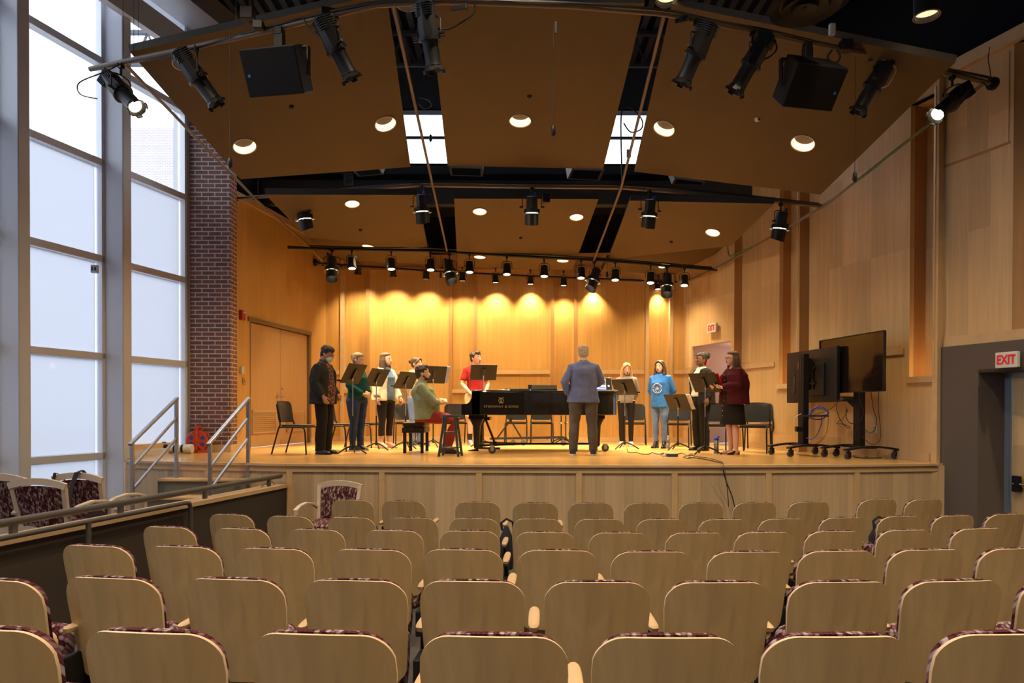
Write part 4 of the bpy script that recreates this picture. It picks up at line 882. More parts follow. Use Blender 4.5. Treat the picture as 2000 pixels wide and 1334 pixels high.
def make_seat():
    o = empty('auditorium_seat', label='x', cat='seat', group='moulded plywood auditorium seats')
    m = shell_grid(.505, .50, .112, .055, .20, .11, z0=.355, y0=.0, top_arch=.014); 
    b = m.build('back_shell', SEATPLY, o, smooth=40); b.data.materials.append(PLYEDGE)
    for p in b.data.polygons:
        if abs(p.normal.y) < .75: p.material_index = 1
    m = shell_grid(.478, .478, .106, .052, .195, .10, z0=.374, y0=.0145, t=.022, puff=.045, top_arch=.020); m.build('back_cushion', FABRIC, o, smooth=60)
    # seat folded up in front of the back
    T = Matrix.Translation((0, .13, .40)) @ Matrix.Rotation(R(74), 4, 'X')
    m = MB(); m.rings([(0,-.0,-.0,.18,.15),(0,0,.01,.208,.185),(0,0,.07,.212,.19),(0,0,.10,.185,.16)], 28, T, pw=5); m.build('seat_cushion', FABRIC, o, smooth=60)
    T2 = Matrix.Translation((0, .13, .40)) @ Matrix.Rotation(R(74), 4, 'X')
    m = MB(); m.rings([(0,0,.095,.19,.155),(0,0,.112,.18,.15)], 28, T2, pw=5); m.build('seat_pan', SEATPLY, o, smooth=40)
    def standard(s_):
        x = s_*.283; q = MB()
        q.box((x, .13, .28), (.03, .09, .56)); q.box((x, .12, .012), (.06, .34, .024)); q.box((x, .08, .40), (.034, .30, .16)); q.build('standard', BLACKM, o, bevel=.008)
        q = MB(); q.rings([(x,.17,.585,.018,.14),(x,.17,.592,.026,.17),(x,.17,.612,.028,.175),(x,.17,.620,.020,.16)], 24, pw=3.5); q.build('armrest', ARMWOOD, o, smooth=50)
    standard(1)
    return o, standard
seat0, std = make_seat()
# an end variant with a second standard on its left
ROWS = [
 ('nearest', .700, .49/.505, [(-60,1233),(273,1240),(616,1243.5),(962,1248),(1314,1250),(1656,1248),(2000,1243)], 'F'),
 ('second', .775, 1.0, [(-35,1135),(198,1131.5),(443,1134),(685,1136.5),(920,1138),(1171,1140),(1413,1140.5),(1659,1139.5),(1885,1137.5),(2115,1135)], 'E'),
 ('third', .830, 1.01, [(172,1067.5),(345,1069.5),(525,1073.5),(718,1075.5),(901,1075.5),(1091,1077),(1280,1079.5),(1472,1080),(1650,1078),(1826,1075.5),(2003,1073)], 'D'),
 ('fourth', .880, .92, [(318,1030.5),(463,1034),(610,1035.5),(764,1037.5),(916,1038.5),(1066,1041),(1214,1042),(1366,1042),(1502,1041),(1640,1039),(1781,1036.5),(1925,1033.5)], 'C'),
 ('fifth', .935, .905, [(443,1006),(559,1009.5),(681,1011.5),(804,1012.5),(925,1014),(1050,1014.5),(1174,1015),(1297,1015.5),(1420,1015.5),(1537,1014.5),(1656,1012),(1770,1009.5),(1876,1008),(1978,1005)], 'B'),
 ('front', .925, .95, [(684,977.5),(785,979),(932,981.5),(1046,983),(1156,983.5),(1267,984),(1375,983.5),(1481,982.5),(1588,981.5),(1724,976.5),(1816,976.5)], 'A')]
ordn = ['first','second','third','fourth','fifth','sixth','seventh','eighth','ninth','tenth','eleventh','twelfth','thirteenth','fourteenth','fifteenth']
SEATPOS = {}
used0 = False
for rname, H, sc, lst, key in ROWS:
    left_cut = lst[0][0] < 0; 
    for i, (px, py) in enumerate(lst):
        d = ray(px, py); Y = H / -(d.z/d.y); Y = Y
        yh = 803.5 + .002*(px-1000); Y = FPX*H/(py - yh)
        X = xat(px, Y); 
        topz = CAMZ - H; base = topz - .867*sc*1.0
        base = fz(Y + .1); s = (topz - base)/.867
        rz = -R(1) * 0 - math.atan((X - .6)/17.0) * -1.0
        rz = math.atan((X - .6)/17.0)
        lab = 'plywood-backed seat, %s from the left in the %s row%s' % (ordn[i], {'nearest':'nearest','second':'second nearest','third':'third nearest','fourth':'fourth nearest','fifth':'fifth nearest','front':'farthest, front'}[rname], ' before the stage' if key == 'A' else '')
        # the root sits under the foot of the back; the top leans back by .1
        loc = V((X, Y + .105, base)); wdir = V((math.sin(-rz), math.cos(rz), 0))
        loc = V((X, Y, base)) + V((-math.sin(rz), math.cos(rz), 0))*.155
        if not used0:
            o = seat0; used0 = True; o.location = loc; o.rotation_euler = (0,0,rz); o['label'] = lab; o['group'] = 'moulded plywood auditorium seats'
        else: o = copy_tree(seat0, loc, rz, lab)
        o.scale = (sc, 1, s); SEATPOS[(key, i)] = (loc, rz)
# ================================================================ armchairs
def armchair_parts(o):
    W = .58
    m = shell_grid(.56, .46, .05, .03, .16, .12, z0=.44, y0=-.24, t=.028, top_arch=.035)
    m = MB()
    # back frame: two stiles, arched top rail, bottom rail
    for s_ in (-1, 1): m.tube([V((s_*.23,-.22,.40)), V((s_*.25,-.26,.62)), V((s_*.27,-.31,.86))], .001, 4); m.bar(V((s_*.225,-.20,.36)), V((s_*.262,-.305,.87)), .045, .03)
    n = 10
    for k in range(n):
        a = -1 + 2*k/n; b = -1 + 2*(k+1)/n
        m.bar(V((a*.285,-.31,.86+.045*(1-a*a))), V((b*.285,-.31,.86+.045*(1-b*b))), .03, .06)
    m.bar(V((-.24,-.235,.47)), V((.24,-.235,.47)), .03, .04); m.build('back_frame', CHAIRWOOD, o, bevel=.006)
    m = shell_grid(.46, .36, .03, .015, .23, .14, z0=.475, y0=-.235, t=.03, puff=.02, top_arch=.03); m.build('back_pad', FABRIC2, o, smooth=50)
    m = MB(); m.rings([(0,.02,.41,.23,.23),(0,.02,.42,.255,.255),(0,.02,.47,.26,.26),(0,.02,.49,.22,.22)], 28, pw=5); m.build('seat_cushion', FABRIC2, o, smooth=50)
    m = MB()
    for s_ in (-1,1): m.box((s_*.245,.02,.38), (.03,.50,.06))
    m.box((0,.27,.38), (.50,.03,.06)); m.box((0,-.22,.38), (.50,.03,.06)); m.build('seat_frame', CHAIRWOOD, o, bevel=.004)
    for s_ in (-1, 1):
        m = MB(); P = [V((s_*.27,-.28,.60)), V((s_*.285,-.16,.665)), V((s_*.29,0,.69)), V((s_*.29,.15,.675)), V((s_*.285,.27,.635))]
        for a, b in zip(P, P[1:]): m.bar(a, b, .05, .028)
        m.build('armrest', CHAIRWOOD, o, bevel=.006)
        m = MB(); m.bar(V((s_*.27,.27,0)), V((s_*.28,.25,.65)), .04, .04); m.build('leg', CHAIRWOOD, o, bevel=.004)
        m = MB(); m.bar(V((s_*.25,-.27,0)), V((s_*.235,-.20,.45)), .04, .04); m.build('leg', CHAIRWOOD, o, bevel=.004)
CHAIRWOOD = mat('pale_bleached_maple', (.66,.54,.42), .45, var=.05, vscale=4)
ac = empty('armchair', at(645, 1060, 7.95), label='maroon patterned armchair with pale frame standing before the stage front', cat='armchair', group='maroon armchairs with pale frames')
ac.location = (xat(642, 8.0), 8.0, 0); ac.rotation_euler = (0,0,R(170)); armchair_parts(ac)
def plat(px, ytop, lab, rz):
    H = CAMZ - (PLZ + .905); yh = 803.5 + .002*(px-1000); Y = FPX*H/(ytop - yh)
    return copy_tree(ac, (xat(px, Y), Y, PLZ), rz, lab) , Y
c1, y1 = plat(84, 940, 'maroon armchair on the side platform, nearest the dark low wall', R(-8)); c1.location.y += .29
c2, y2 = plat(165, 928.5, 'maroon armchair on the side platform with a dark strap over its back', R(-12)); c2.location.y += .29
c3, y3 = plat(4, 930.5, 'maroon armchair cut off by the left edge of the view', R(-5)); c3.location.y += .29
# bag whose strap hangs over the second platform chair
BROWNBAG = mat('dark_brown_leather', (.035,.02,.018), .6)
bg_ = empty('shoulder_bag', c2.location, label='dark bag hanging by its strap over the platform armchair', cat='bag'); bg_.rotation_euler = c2.rotation_euler
m = MB(); m.rings([(.12,-.20,.32,.12,.05),(.12,-.20,.34,.15,.065),(.12,-.20,.58,.15,.06),(.12,-.20,.60,.12,.04)], 20, pw=4); m.T = Matrix()
m.build('bag_body', BROWNBAG, bg_, smooth=50).location = (0,-.16,0) if False else (.02,.0,0)
m = MB(); P = [V((-.02,-.40,.55)), V((.0,-.375,.80)), V((.03,-.35,.935)), V((.05,-.30,.955)), V((.06,-.25,.90)), V((.09,-.22,.62))]
for a, b in zip(P, P[1:]): m.bar(a, b, .045, .008)
P = [V((-.27,-.33,.80)), V((-.24,-.33,.925)), V((-.21,-.28,.90)), V((-.1,-.22,.62))]
for a, b in zip(P, P[1:]): m.bar(a, b, .03, .008)
m.build('strap', BROWNBAG, bg_)
# dark bags left on the seats
def bag(px, py, Y, lab, s=(.12,.10,.20), z0=.0):
    p = at(px, py, Y); o = empty('backpack', p, label=lab, cat='bag'); m = MB()
    m.rings([(0,0,-.38,s[0]*.9,s[1]),(0,0,-.3,s[0],s[1]),(0,0,-.1,s[0]*.95,s[1]*.9),(.0,0,-.02,s[0]*.5,s[1]*.5),(0,0,.02,s[0]*.25,s[1]*.3)], 18); m.build('bag_body', mat('navy_cloth', (.012,.014,.025), .9) if 'navy_cloth' not in bpy.data.materials else bpy.data.materials['navy_cloth'], o, smooth=60)
    m = MB(); m.tube([V((-.04,0,-.02)), V((-.05,0,.05)), V((0,0,.09)), V((.06,0,.06)), V((.07,0,-.04))], .012, 8); m.build('handle', bpy.data.materials['navy_cloth'], o, smooth=60)
bag(989, 1032, 6.45, 'black jacket or bag slumped between two seats near the middle of the fifth row', (.07,.09,.2)); bag(1716, 1028, 6.35, 'dark backpack with a handle loop standing between seats at the right', (.09,.09,.2))
# ================================================================ stage furniture
BLK = mat('stand_black', (.010,.009,.008), .55, spec=.3); SHELLB = mat('black_chair_shell', (.016,.017,.020), .38)
def student_chair(first=[None], px=0, py=0, rz=0, label='', loc=None):
    if loc is None: loc = on_z(px, py)
    if first[0] is None:
        o = empty('orchestra_chair', loc, rz, label, 'chair', 'black shell chairs on the stage'); first[0] = o
        m = shell_grid(.43, .33, .07, .03, .18, .05, z0=.50, y0=-.205, t=.022, top_arch=.012); m.build('backrest', SHELLB, o, smooth=40)
        m = MB(); m.rings([(0,.0,.435,.19,.19),(0,0,.44,.215,.215),(0,0,.46,.22,.22),(0,0,.465,.20,.20)], 28, pw=5); m.build('seat', SHELLB, o, smooth=40)
        for s_ in (-1,1):
            x = s_*.225
            m = MB(); m.tube([V((x,-.34,0)), V((x,-.22,.40)), V((x*.99,-.19,.47)), V((x*.95,-.22,.56)), V((x*.92,-.26,.78))], .0125, 10); m.build('rear_leg', BLK, o, smooth=60)
            m = MB(); m.tube([V((x,-.19,.425)), V((x,.17,.425)), V((x,.21,.405)), V((x,.225,.34)), V((x*1.04,.25,0))], .0125, 10); m.build('front_leg', BLK, o, smooth=60)
        m = MB(); m.cyl((-.225,-.19,.425),(.225,-.19,.425), .011); m.cyl((-.225,.16,.425),(.225,.16,.425), .011); m.build('stretcher', BLK, o, smooth=60)
        return o
    return copy_tree(first[0], loc, rz, label)
CH = [(583,886,-100,'black chair at the left end of the stage before the double doors'),(664,880,-105,'black chair behind the masked singer'),(716,873.5,-110,'black chair behind the singer in teal'),(793,867.5,-165,'black chair behind the singer in the white hoodie'),
      (890,866,-170,'black chair partly seen behind the singer in the red shirt'),(1008,866.5,178,'black chair seen under the piano, left one of a pair'),(1058,866.5,180,'black chair seen under the piano, right one of a pair'),(1239,868.5,170,'black chair behind the singer in the grey hoodie'),(1324,871.5,160,'black chair between the blue sweatshirt and the black jacket singers'),
      (1398,878,150,'black chair half hidden behind the singer in the black jacket'),(1473,883.5,152,'black chair beside the singer in burgundy, the nearer of two'),(1483,878,156,'black chair tucked behind another at the right of the singers')]
for px, py, a, lab in CH: student_chair(px=px, py=py, rz=R(a), label=lab)
def music_stand(px, py, dpx, dpy, w, h, rz, tilt, label, first=[None], nolabel=False, paper=None, twotube=False, Y=None):
    """base at pixel px,py on the stage; desk centre at dpx,dpy; rz = way the front of the desk (player's side) faces"""
    p = on_z(px, py); 
    dz = at(dpx, dpy, p.y).z - STAGE
    o = empty('music_stand', p, rz, label, 'music stand', 'black music stands')
    m = MB(); m.tube([V((0,0,.10)), V((0,0,.60))], .0125, 10); m.build('lower_tube', BLK, o, smooth=60)
    m = MB(); m.tube([V((0,0,.60)), V((0,0,dz-.06))], .009, 10); m.build('upper_tube', STEEL, o, smooth=60)
    for k in range(3):
        a = k*2*math.pi/3 + .5; c, s_ = math.cos(a), math.sin(a)
        m = MB(); m.tube([V((0,0,.12)), V((c*.05,s_*.05,.115)), V((c*.14,s_*.14,.08)), V((c*.22,s_*.22,.03)), V((c*.26,s_*.26,.008))], [.016,.015,.013,.012,.012], 8); m.build('leg', BLK, o, smooth=60)
    m = MB(); m.cyl((0,0,.08),(0,0,.16), .02); m.build('hub', BLK, o, smooth=60)
    T = Matrix.Translation((0, -.02, dz)) @ Matrix.Rotation(R(tilt), 4, 'X')     # desk plane xz, face towards +y (player side)
    m = MB(); m.T = T; m.box((0,0,0), (w, .006, h)); m.box((0,.035,-h/2), (w, .07, .005)); m.box((0,.068,-h/2+.01), (w,.004,.022)); m.build('desk', BLK, o, bevel=.002)
    m = MB(); m.T = T; m.box((0,-.014,.0), (.055,.022,h*.5)); m.build('desk_spine', BLACKM, o, bevel=.004)
    m = MB(); m.T = T; m.ball((0,-.03,-h*.28), .018); m.build('tilt_joint', CHROME, o, smooth=180)
    if paper:
        m = MB(); m.T = T; m.box((paper[0], .012, paper[1]), (paper[2], .010, paper[3])); 
        q = m.build('sheet_music', paper[4], None, label=paper[5], cat=paper[6]); q.name = paper[7]
        q.location = p; q.rotation_euler = (0,0,rz)
    return o
PAPER = mat('printed_paper', (.75,.68,.60), .8, var=.25, vscale=40); PAPERW = mat('white_paper', (.85,.82,.75), .8); REDF = mat('red_folder', (.75,.05,.03), .4); BINDER = mat('spiral_score_blue', (.25,.28,.45), .6, var=.6, vscale=90)
music_stand(689, 886, 690, 730, .50, .35, R(68), 30, 'music stand with a raised desk before the singer in teal')
music_stand(735, 879, 736, 737.5, .50, .35, R(62), 32, 'music stand before the singer in the white hoodie')
music_stand(792, 876, 790, 743, .50, .35, R(56), 32, 'music stand standing behind the seated man')
music_stand(846, 873, 851, 732, .50, .35, R(27), 24, 'music stand just beyond the head of the seated man', paper=(.26,0,.11,.33,BINDER,'spiral-bound score sticking out beside a music stand behind the seated man','score','spiral_score'))
music_stand(944, 873.5, 945, 727.5, .50, .34, R(10), 36, 'music stand facing the singer in the red shirt, on two bright tubes')
music_stand(1220, 877, 1219, 756, .50, .33, R(-48), 32, 'music stand behind the laptop in front of the blonde singer')
music_stand(1324, 879, 1326, 786, .48, .34, R(-52), 32, 'low music stand holding printed sheets between two singers', paper=(.22,0,.20,.30,PAPER,'printed sheets on the low music stand','sheet music','printed_sheets'))
music_stand(1377, 887, 1375, 747, .50, .35, R(-52), 32, 'tall music stand before the singer in burgundy')
# piano bench
p = on_z(819, 885); o = empty('piano_bench', V((xat(813, 11.35), 11.35, STAGE)), R(0), 'black padded piano bench under the seated man', 'bench')
LEATH = mat('black_leather', (.010,.0095,.010), .55, spec=.25)
m = MB(); m.rings([(0,0,.42,.17,.36),(0,0,.44,.19,.38),(0,0,.49,.195,.385),(0,0,.505,.16,.35)], 28, pw=6); m.build('seat_pad', LEATH, o, smooth=50)
m = MB(); m.box((0,0,.375), (.36,.74,.09)); m.build('apron', BLK, o, bevel=.008)
m = MB(); m.cyl((-.03,-.37,.40),(-.03,-.41,.40), .04); m.cyl((.03,.37,.40),(.03,.41,.40), .04); m.build('height_knob', BLACKM, o, smooth=40)
for sx_ in (-1,1):
    for sy_ in (-1,1): m = MB(); m.bar(V((sx_*.14,sy_*.32,0)), V((sx_*.14,sy_*.32,.36)), .05, .05); m.build('leg', BLK, o, bevel=.005)
# stool
o = empty('bar_stool', V((xat(880, 10.35), 10.35, STAGE)), R(10), 'dark blue-grey wooden stool beside the seated man', 'stool'); STOOL = mat('slate_painted_wood', (.035,.045,.065), .4)
m = MB(); m.lathe([(.13,.585),(.155,.59),(.158,.61),(.15,.625)], 28); m.build('seat', STOOL, o, smooth=40)
for k in range(4):
    a = k*math.pi/2 + .5; m = MB(); c, s_ = math.cos(a), math.sin(a); m.cyl((c*.21,s_*.21,0),(c*.115,s_*.115,.59), .021, .018, 12); m.build('leg', STOOL, o, smooth=60)
for k in range(4):
    a = k*math.pi/2 + .5; b = a + math.pi/2
    for z in ((.17,.40) if k % 2 else (.13,.36)):
        r = .21 - .095*z/.59; m = MB(); m.cyl((math.cos(a)*r,math.sin(a)*r,z),(math.cos(b)*r,math.sin(b)*r,z), .010, seg=8); m.build('rung', STOOL, o, smooth=60)
# ---------------------------------------------------------------- grand piano; x to the tail, y away from the audience
PY = 10.98; px0 = xat(901, PY); piano = empty('grand_piano', (px0, PY, STAGE), 0, 'long black concert grand piano with closed lid, its curved side to the hall', 'piano')
Lp = xat(1219, PY) - px0; Wp = 1.52
def outline(off=0.0):
    # near side starts behind the cheek, straight, waist bends away, tail rounded, far (bass) side straight
    pts = [(.17,0),(.40,0),(.95,.0)]
    pts += [(1.05,.015),(1.18,.06),(1.35,.15),(1.55,.25),(1.80,.33),(2.05,.36),(2.25,.36)]
    pts += [(2.40,.38),(2.52,.43),(2.62,.52),(2.69,.65),(2.72,.80),(2.71,.97),(2.66,1.12),(2.57,1.26),(2.45,1.37),(2.30,1.44),(2.10,1.49),(1.8,Wp),(.95,Wp),(.17,Wp)]
    return [(x*Lp/2.72, y) for x, y in pts]
OL = outline()
m = MB(); m.prism(OL, .62, 1.0); m.build('rim', PIANO, piano, bevel=.01)
m = MB(); m.prism([(x*1.004, y*1.0 - .008 if y < .7 else y + .008) for x, y in OL if x > .32] , 1.003, 1.025); m.build('lid', PIANO, piano, bevel=.005)
m = MB(); m.prism([(.17,-.008),(.34,-.008),(.34,Wp+.008),(.17,Wp+.008)], 1.003, 1.022); m.build('front_lid', PIANO, piano, bevel=.004)
for y in (-.0, Wp-.05):   # cheeks: stepped arms beside the keys
    m = MB()
    prof = [(0,.66),(0,.80),(.09,.80),(.13,.83),(.165,.90),(.18,1.0),(.30,1.0),(.30,.62),(0,.62)]
    vs = [(x,y,z) for x,z in prof] + [(x,y+.05,z) for x,z in prof]; n = len(prof); m.add(vs, [tuple(range(n)), tuple(range(n,2*n))[::-1]] + [(i,(i+1)%n,(i+1)%n+n,i+n) for i in range(n)])
    m.build('cheek', PIANO, piano, bevel=.003)
m = MB(); m.box((.16, Wp/2, .645), (.30, Wp-.02, .05)); m.box((.012, Wp/2, .69), (.02, Wp-.06, .05)); m.build('key_bed', PIANO, piano)
m = MB(); m.box((.11, Wp/2, .725), (.15, Wp-.14, .02)); m.build('keyboard', mat('ivory_keys', (.8,.78,.7), .3), piano)
for (lx, ly) in ((.24,.16),(.24,Wp-.16),(Lp-.32,.92)):
    m = MB(); m.prism([(lx-.13,ly-.045),(lx+.13,ly-.045),(lx+.13,ly+.045),(lx-.13,ly+.045)], .56, .62)
    m.rings([(lx,ly,.10,.048,.048),(lx,ly,.22,.05,.05),(lx,ly,.44,.062,.055),(lx,ly,.50,.09,.06),(lx,ly,.56,.13,.06)], 20, pw=6); m.rings([(lx,ly,.07,.04,.04),(lx,ly,.10,.055,.055)], 16); m.build('leg', PIANO, piano, smooth=40)
m = MB(); m.bar(V((.30,.16,.56)), V((.30,Wp-.16,.56)), .3, .05); m.build('belly_rail', PIANO, piano)
m = MB(); m.box((.52, Wp/2, .14), (.06,.30,.05)); m.bar(V((.52,Wp/2-.12,.14)), V((.34,Wp/2-.10,.60)), .03, .03); m.bar(V((.52,Wp/2+.12,.14)), V((.34,Wp/2+.10,.60)), .03, .03); m.build('pedal_lyre', PIANO, piano, bevel=.004)
m = MB()
for k in (-1,0,1): m.box((.46, Wp/2+k*.07, .10), (.16,.025,.012))
m.build('pedals', mat('brass', (.6,.42,.15), .3, metal=1), piano, bevel=.003)
# rolling truck under the piano
m = MB(); hub = V((1.0,.85,.12))
for lx, ly in ((.24,.16),(.24,Wp-.16),(Lp-.32,.92)): m.bar(V((lx,ly,.12)), hub, .05, .035)
m.bar(V((.24,.10,.085)), V((.62,.02,.085)), .04, .03); m.build('truck_frame', BLACKM, piano)
for (cx_, cy_) in ((.50,-.03),(.24,Wp+.1),(Lp-.22,.60)):
    c = empty('caster', (cx_, cy_, 0)); c.parent = piano; m = MB(); m.cyl((-.0,-.022,.065),(0,.022,.065), .062, seg=20); m.build('wheel', mat('caster_rubber', (.05,.05,.055), .6) if 'caster_rubber' not in bpy.data.materials else bpy.data.materials['caster_rubber'], c, smooth=40)
    m = MB(); m.box((0,-.03,.085), (.05,.006,.08)); m.box((0,.03,.085), (.05,.006,.08)); m.box((0,0,.128),(.07,.07,.012)); m.build('fork', STEEL, c)
GOLD = mat('gold_lettering', (.55,.38,.14), .35, metal=.6)
text('maker_lettering', 'STEINWAY & SONS', .052, GOLD, (.64,-.012,.755), (R(90),0,0), piano, sx=1.25)
m = MB(); cx_, cz_ = .64, .855
for s_ in (-1,1): m.tube([V((cx_+s_*.010,-.012,cz_-.035)), V((cx_+s_*.035,-.012,cz_-.022)), V((cx_+s_*.040,-.012,cz_+.005)), V((cx_+s_*.022,-.012,cz_+.03)), V((cx_+s_*.030,-.012,cz_+.05)), V((cx_+s_*.040,-.012,cz_+.048))], .004, 6)
for k in (-1,0,1): m.cyl((cx_+k*.010,-.012,cz_-.03),(cx_+k*.010,-.012,cz_+.05), .0025, seg=6)
m.tube([V((cx_-.03,-.012,cz_-.045)), V((cx_,-.012,cz_-.035)), V((cx_+.03,-.012,cz_-.045))], .004, 6); m.box((cx_,-.012,cz_+.03), (.05,.004,.006)); m.build('lyre_emblem', GOLD, piano)
# things lying on the piano
def onpiano(x, y, name, label, cat, z=1.026): return empty(name, (px0 + x, PY + y, STAGE + z), 0, label, cat)
m = MB(); q = at(1008, 757, PY + .5); m.box((0,0,0), (.46,.34,.012)); m.box((0,-.17,.01), (.46,.006,.03)); b_ = m.build('music_desk', BLK, bevel=.003, label='flat black music desk lying on the piano lid, left of the folded stand', cat='music desk'); b_.location = (xat(1012, PY+.55), PY+.55, STAGE+1.033)
m = MB(); m.T = Matrix.Rotation(R(-20), 4, 'X'); m.box((0,0,.035), (.42,.008,.10)); m.box((0,-.03,-.01), (.42,.06,.006)); b_ = m.build('folded_stand_desk', BLK, label='black stand desk leaning low on the piano lid near the conductor', cat='music desk'); b_.location = (xat(1063, PY+.45), PY+.45, STAGE+1.04)
m = MB(); m.tube([V((0,0,0)),V((0,0,.105))], [.032,.036], 18); b_ = m.build('mug', mat('navy_mug', (.02,.02,.05), .3), smooth=40, label='small dark mug standing on the piano lid', cat='mug'); b_.location = (xat(1035, PY+.55), PY+.62, STAGE+1.027)
lt = empty('laptop', (xat(1183, PY+.62), PY+.62, STAGE+1.027), R(14), 'open silver laptop with a lit blue and white screen on the piano tail', 'laptop')
m = MB(); m.box((0,0,.008), (.34,.23,.016)); m.build('base', mat('laptop_silver', (.45,.46,.55), .35, metal=.6), lt, bevel=.003)
m = MB(); m.box((0,-.02,.017), (.29,.10,.002)); m.build('keyboard', BLACKM, lt)
T = Matrix.Translation((0,.115,.015)) @ Matrix.Rotation(R(-14), 4, 'X')
m = MB(); m.T = T; m.box((0,.004,.115), (.34,.008,.23)); m.build('screen_lid', bpy.data.materials['laptop_silver'], lt, bevel=.003)
m = MB(); m.T = T; m.box((0,-.002,.115), (.325,.002,.215)); m.build('screen_bezel', BLACKM, lt)
def em(n_, c, s_=1.0): return mat(n_, c, .5, emit=c, es=s_)
m = MB(); m.T = T; m.box((-.05,-.004,.115), (.21,.002,.19)); m.build('screen_image', em('screen_white', (.62,.68,.95), .9), lt)
m = MB(); m.T = T; m.box((-.09,-.006,.185), (.11,.002,.03)); m.box((-.01,-.006,.05), (.12,.002,.03)); m.box((-.05,-.006,.022), (.21,.002,.012)); m.build('screen_windows', em('screen_blue', (.1,.2,.8), .8), lt)
m = MB(); m.T = T; m.box((.02,-.006,.13), (.06,.002,.075)); m.build('screen_photo', mat('screen_photo', (.12,.10,.06), .4), lt)
m = MB(); m.T = T; m.box((.105,-.006,.08), (.035,.002,.03)); m.build('screen_icon', em('screen_grey', (.5,.55,.7), .5), lt)
# low trolley and frames seen under the piano: a dolly with wheels
o = empty('chair_dolly', (xat(1030, 13.6), 13.6, STAGE), 0, 'long low black dolly on casters seen beneath the piano', 'dolly')
m = MB(); m.bar(V((-.75,0,.13)), V((.75,0,.16)), .04, .03); m.bar(V((-.75,.4,.13)), V((.75,.4,.16)), .04, .03); m.bar(V((-.3,0,.14)), V((-.3,.4,.14)), .03,.03); m.bar(V((.4,0,.14)), V((.4,.4,.14)), .03,.03); m.build('frame', BLACKM, o)
m = MB(); m.bar(V((-.62,0,.12)), V((-.30,.0,.55)), .03,.03); m.bar(V((-.10,0,.12)), V((-.40,.0,.62)), .03,.03); m.build('tow_arm', BLACKM, o)
for x in (-.28,-.08,.72): m = MB(); m.cyl((x,-.02,.055),(x,.02,.055), .055, seg=18); m.build('wheel', bpy.data.materials['caster_rubber'], o, smooth=40)
for px, a in ((1096,0),(1105,30)): music_stand(px, 868, px, 826, .02, .02, R(a), 0, 'bare black music stand tube behind the piano, %s one' % ('left' if a == 0 else 'right'))
o = empty('wedge_pedal', on_z(924, 881), R(5), 'small flat black wedge lying on the floor by the piano leg', 'wedge'); m = MB(); m.add([(-.09,-.04,0),(.09,-.04,0),(.09,.04,0),(-.09,.04,0),(.09,-.04,.045),(.09,.04,.045),(-.09,-.04,.012),(-.09,.04,.012)], [(0,1,2,3),(0,6,4,1),(1,4,5,2),(2,5,7,3),(3,7,6,0),(6,7,5,4)]); m.build('wedge_body', BLACKM, o)
# ---------------------------------------------------------------- bottles, cables, power box
def bottle(px, py, name, label, h, r, body, capc, tall=False, strawlid=False):
    o = empty(name, on_z(px, py), 0, label, 'bottle'); m = MB(); m.lathe([(r*.9,0),(r,.01),(r,h*.62),(r*.55,h*.8),(r*.32,h*.86),(r*.32,h*.93)], 20); m.build('bottle_body', body, o, smooth=60)
    m = MB(); m.lathe([(r*.36,h*.92),(r*.36,h)], 16); 
    m.build('cap', capc, o, smooth=40)
    return o
def clearm(n_, c): m = mat(n_, c, .08); b = m.node_tree.nodes['Principled BSDF']; b.inputs['Transmission Weight'].default_value = .9; b.inputs['IOR'].default_value = 1.33; return m
CLEAR = clearm('clear_bottle', (.95,.9,.8)); SMOKEB = clearm('blue_clear_bottle', (.35,.5,.6)); BLUEP = mat('blue_plastic', (.02,.06,.55), .35)
b_ = bottle(1305, 876, 'water_bottle', 'clear water bottle with a label standing behind the low music stand', .24, .032, CLEAR, WHITEP)
m = MB(); m.cyl((0,0,.10),(0,0,.15), .0328, seg=20); m.build('label_band', mat('bottle_label', (.05,.15,.25), .5), b_)
o = empty('drinking_flask', on_z(1399, 886), 0, 'clear flask with a blue spouted lid on the floor beside the burgundy singer', 'bottle')
m = MB(); m.lathe([(.036,0),(.040,.01),(.040,.20),(.036,.22)], 20); m.build('flask_body', SMOKEB, o, smooth=50); m = MB(); m.lathe([(.042,.215),(.042,.25),(.025,.27)], 20); m.tube([V((0,0,.26)),V((.03,0,.275)),V((.055,0,.272))], .010, 8); m.build('lid', BLUEP, o, smooth=50)
o = bottle(707, 873, 'steel_flask', 'dark patterned flask on the floor behind the singer in teal', .27, .036, mat('patterned_flask', (.06,.04,.05), .4, var=.9, vscale=30), BLACKM)
o = bottle(836, 872, 'blue_bottle', 'small blue bottle on the floor behind the piano bench', .16, .03, BLUEP, WHITEP)
def floorcable(name, pts, label, r=.006, m_=BLACKCAB, z=STAGE, cat='cable'):
    P = [on_z(x, y, z) + V((0,0,r)) for x, y in pts]; return _curve(name, P, r, m_, label, cat)
def _curve(name, P, r, m_, label, cat='cable'):
    out = []; n = len(P)
    for i in range(n-1):
        p0 = P[max(0,i-1)]; p1 = P[i]; p2 = P[i+1]; p3 = P[min(n-1,i+2)]
        for k in range(6): t = k/6; out.append(.5*((2*p1)+(p2-p0)*t+(2*p0-5*p1+4*p2-p3)*t*t+(3*p1-p0-3*p2+p3)*t*t*t))
    out.append(P[-1]); c = P[0].copy(); q = MB(); q.tube([p-c for p in out], r, 6); o = q.build(name, m_, smooth=60, label=label, cat=cat); o.location = c; return o
floorcable('floor_cable', [(1225,876),(1226,882),(1232,885),(1243,884.5),(1254,887.5),(1266,888),(1274,884.5),(1286,888),(1297,885),(1291,890)], 'thin black cable wandering over the stage floor from the piano tail')
floorcable('floor_cable', [(1320,889),(1332,885.5),(1341,891),(1350,887),(1356,893),(1345,896),(1335,893),(1352,890),(1372,897)], 'tangle of black cables beside the power box on the stage')
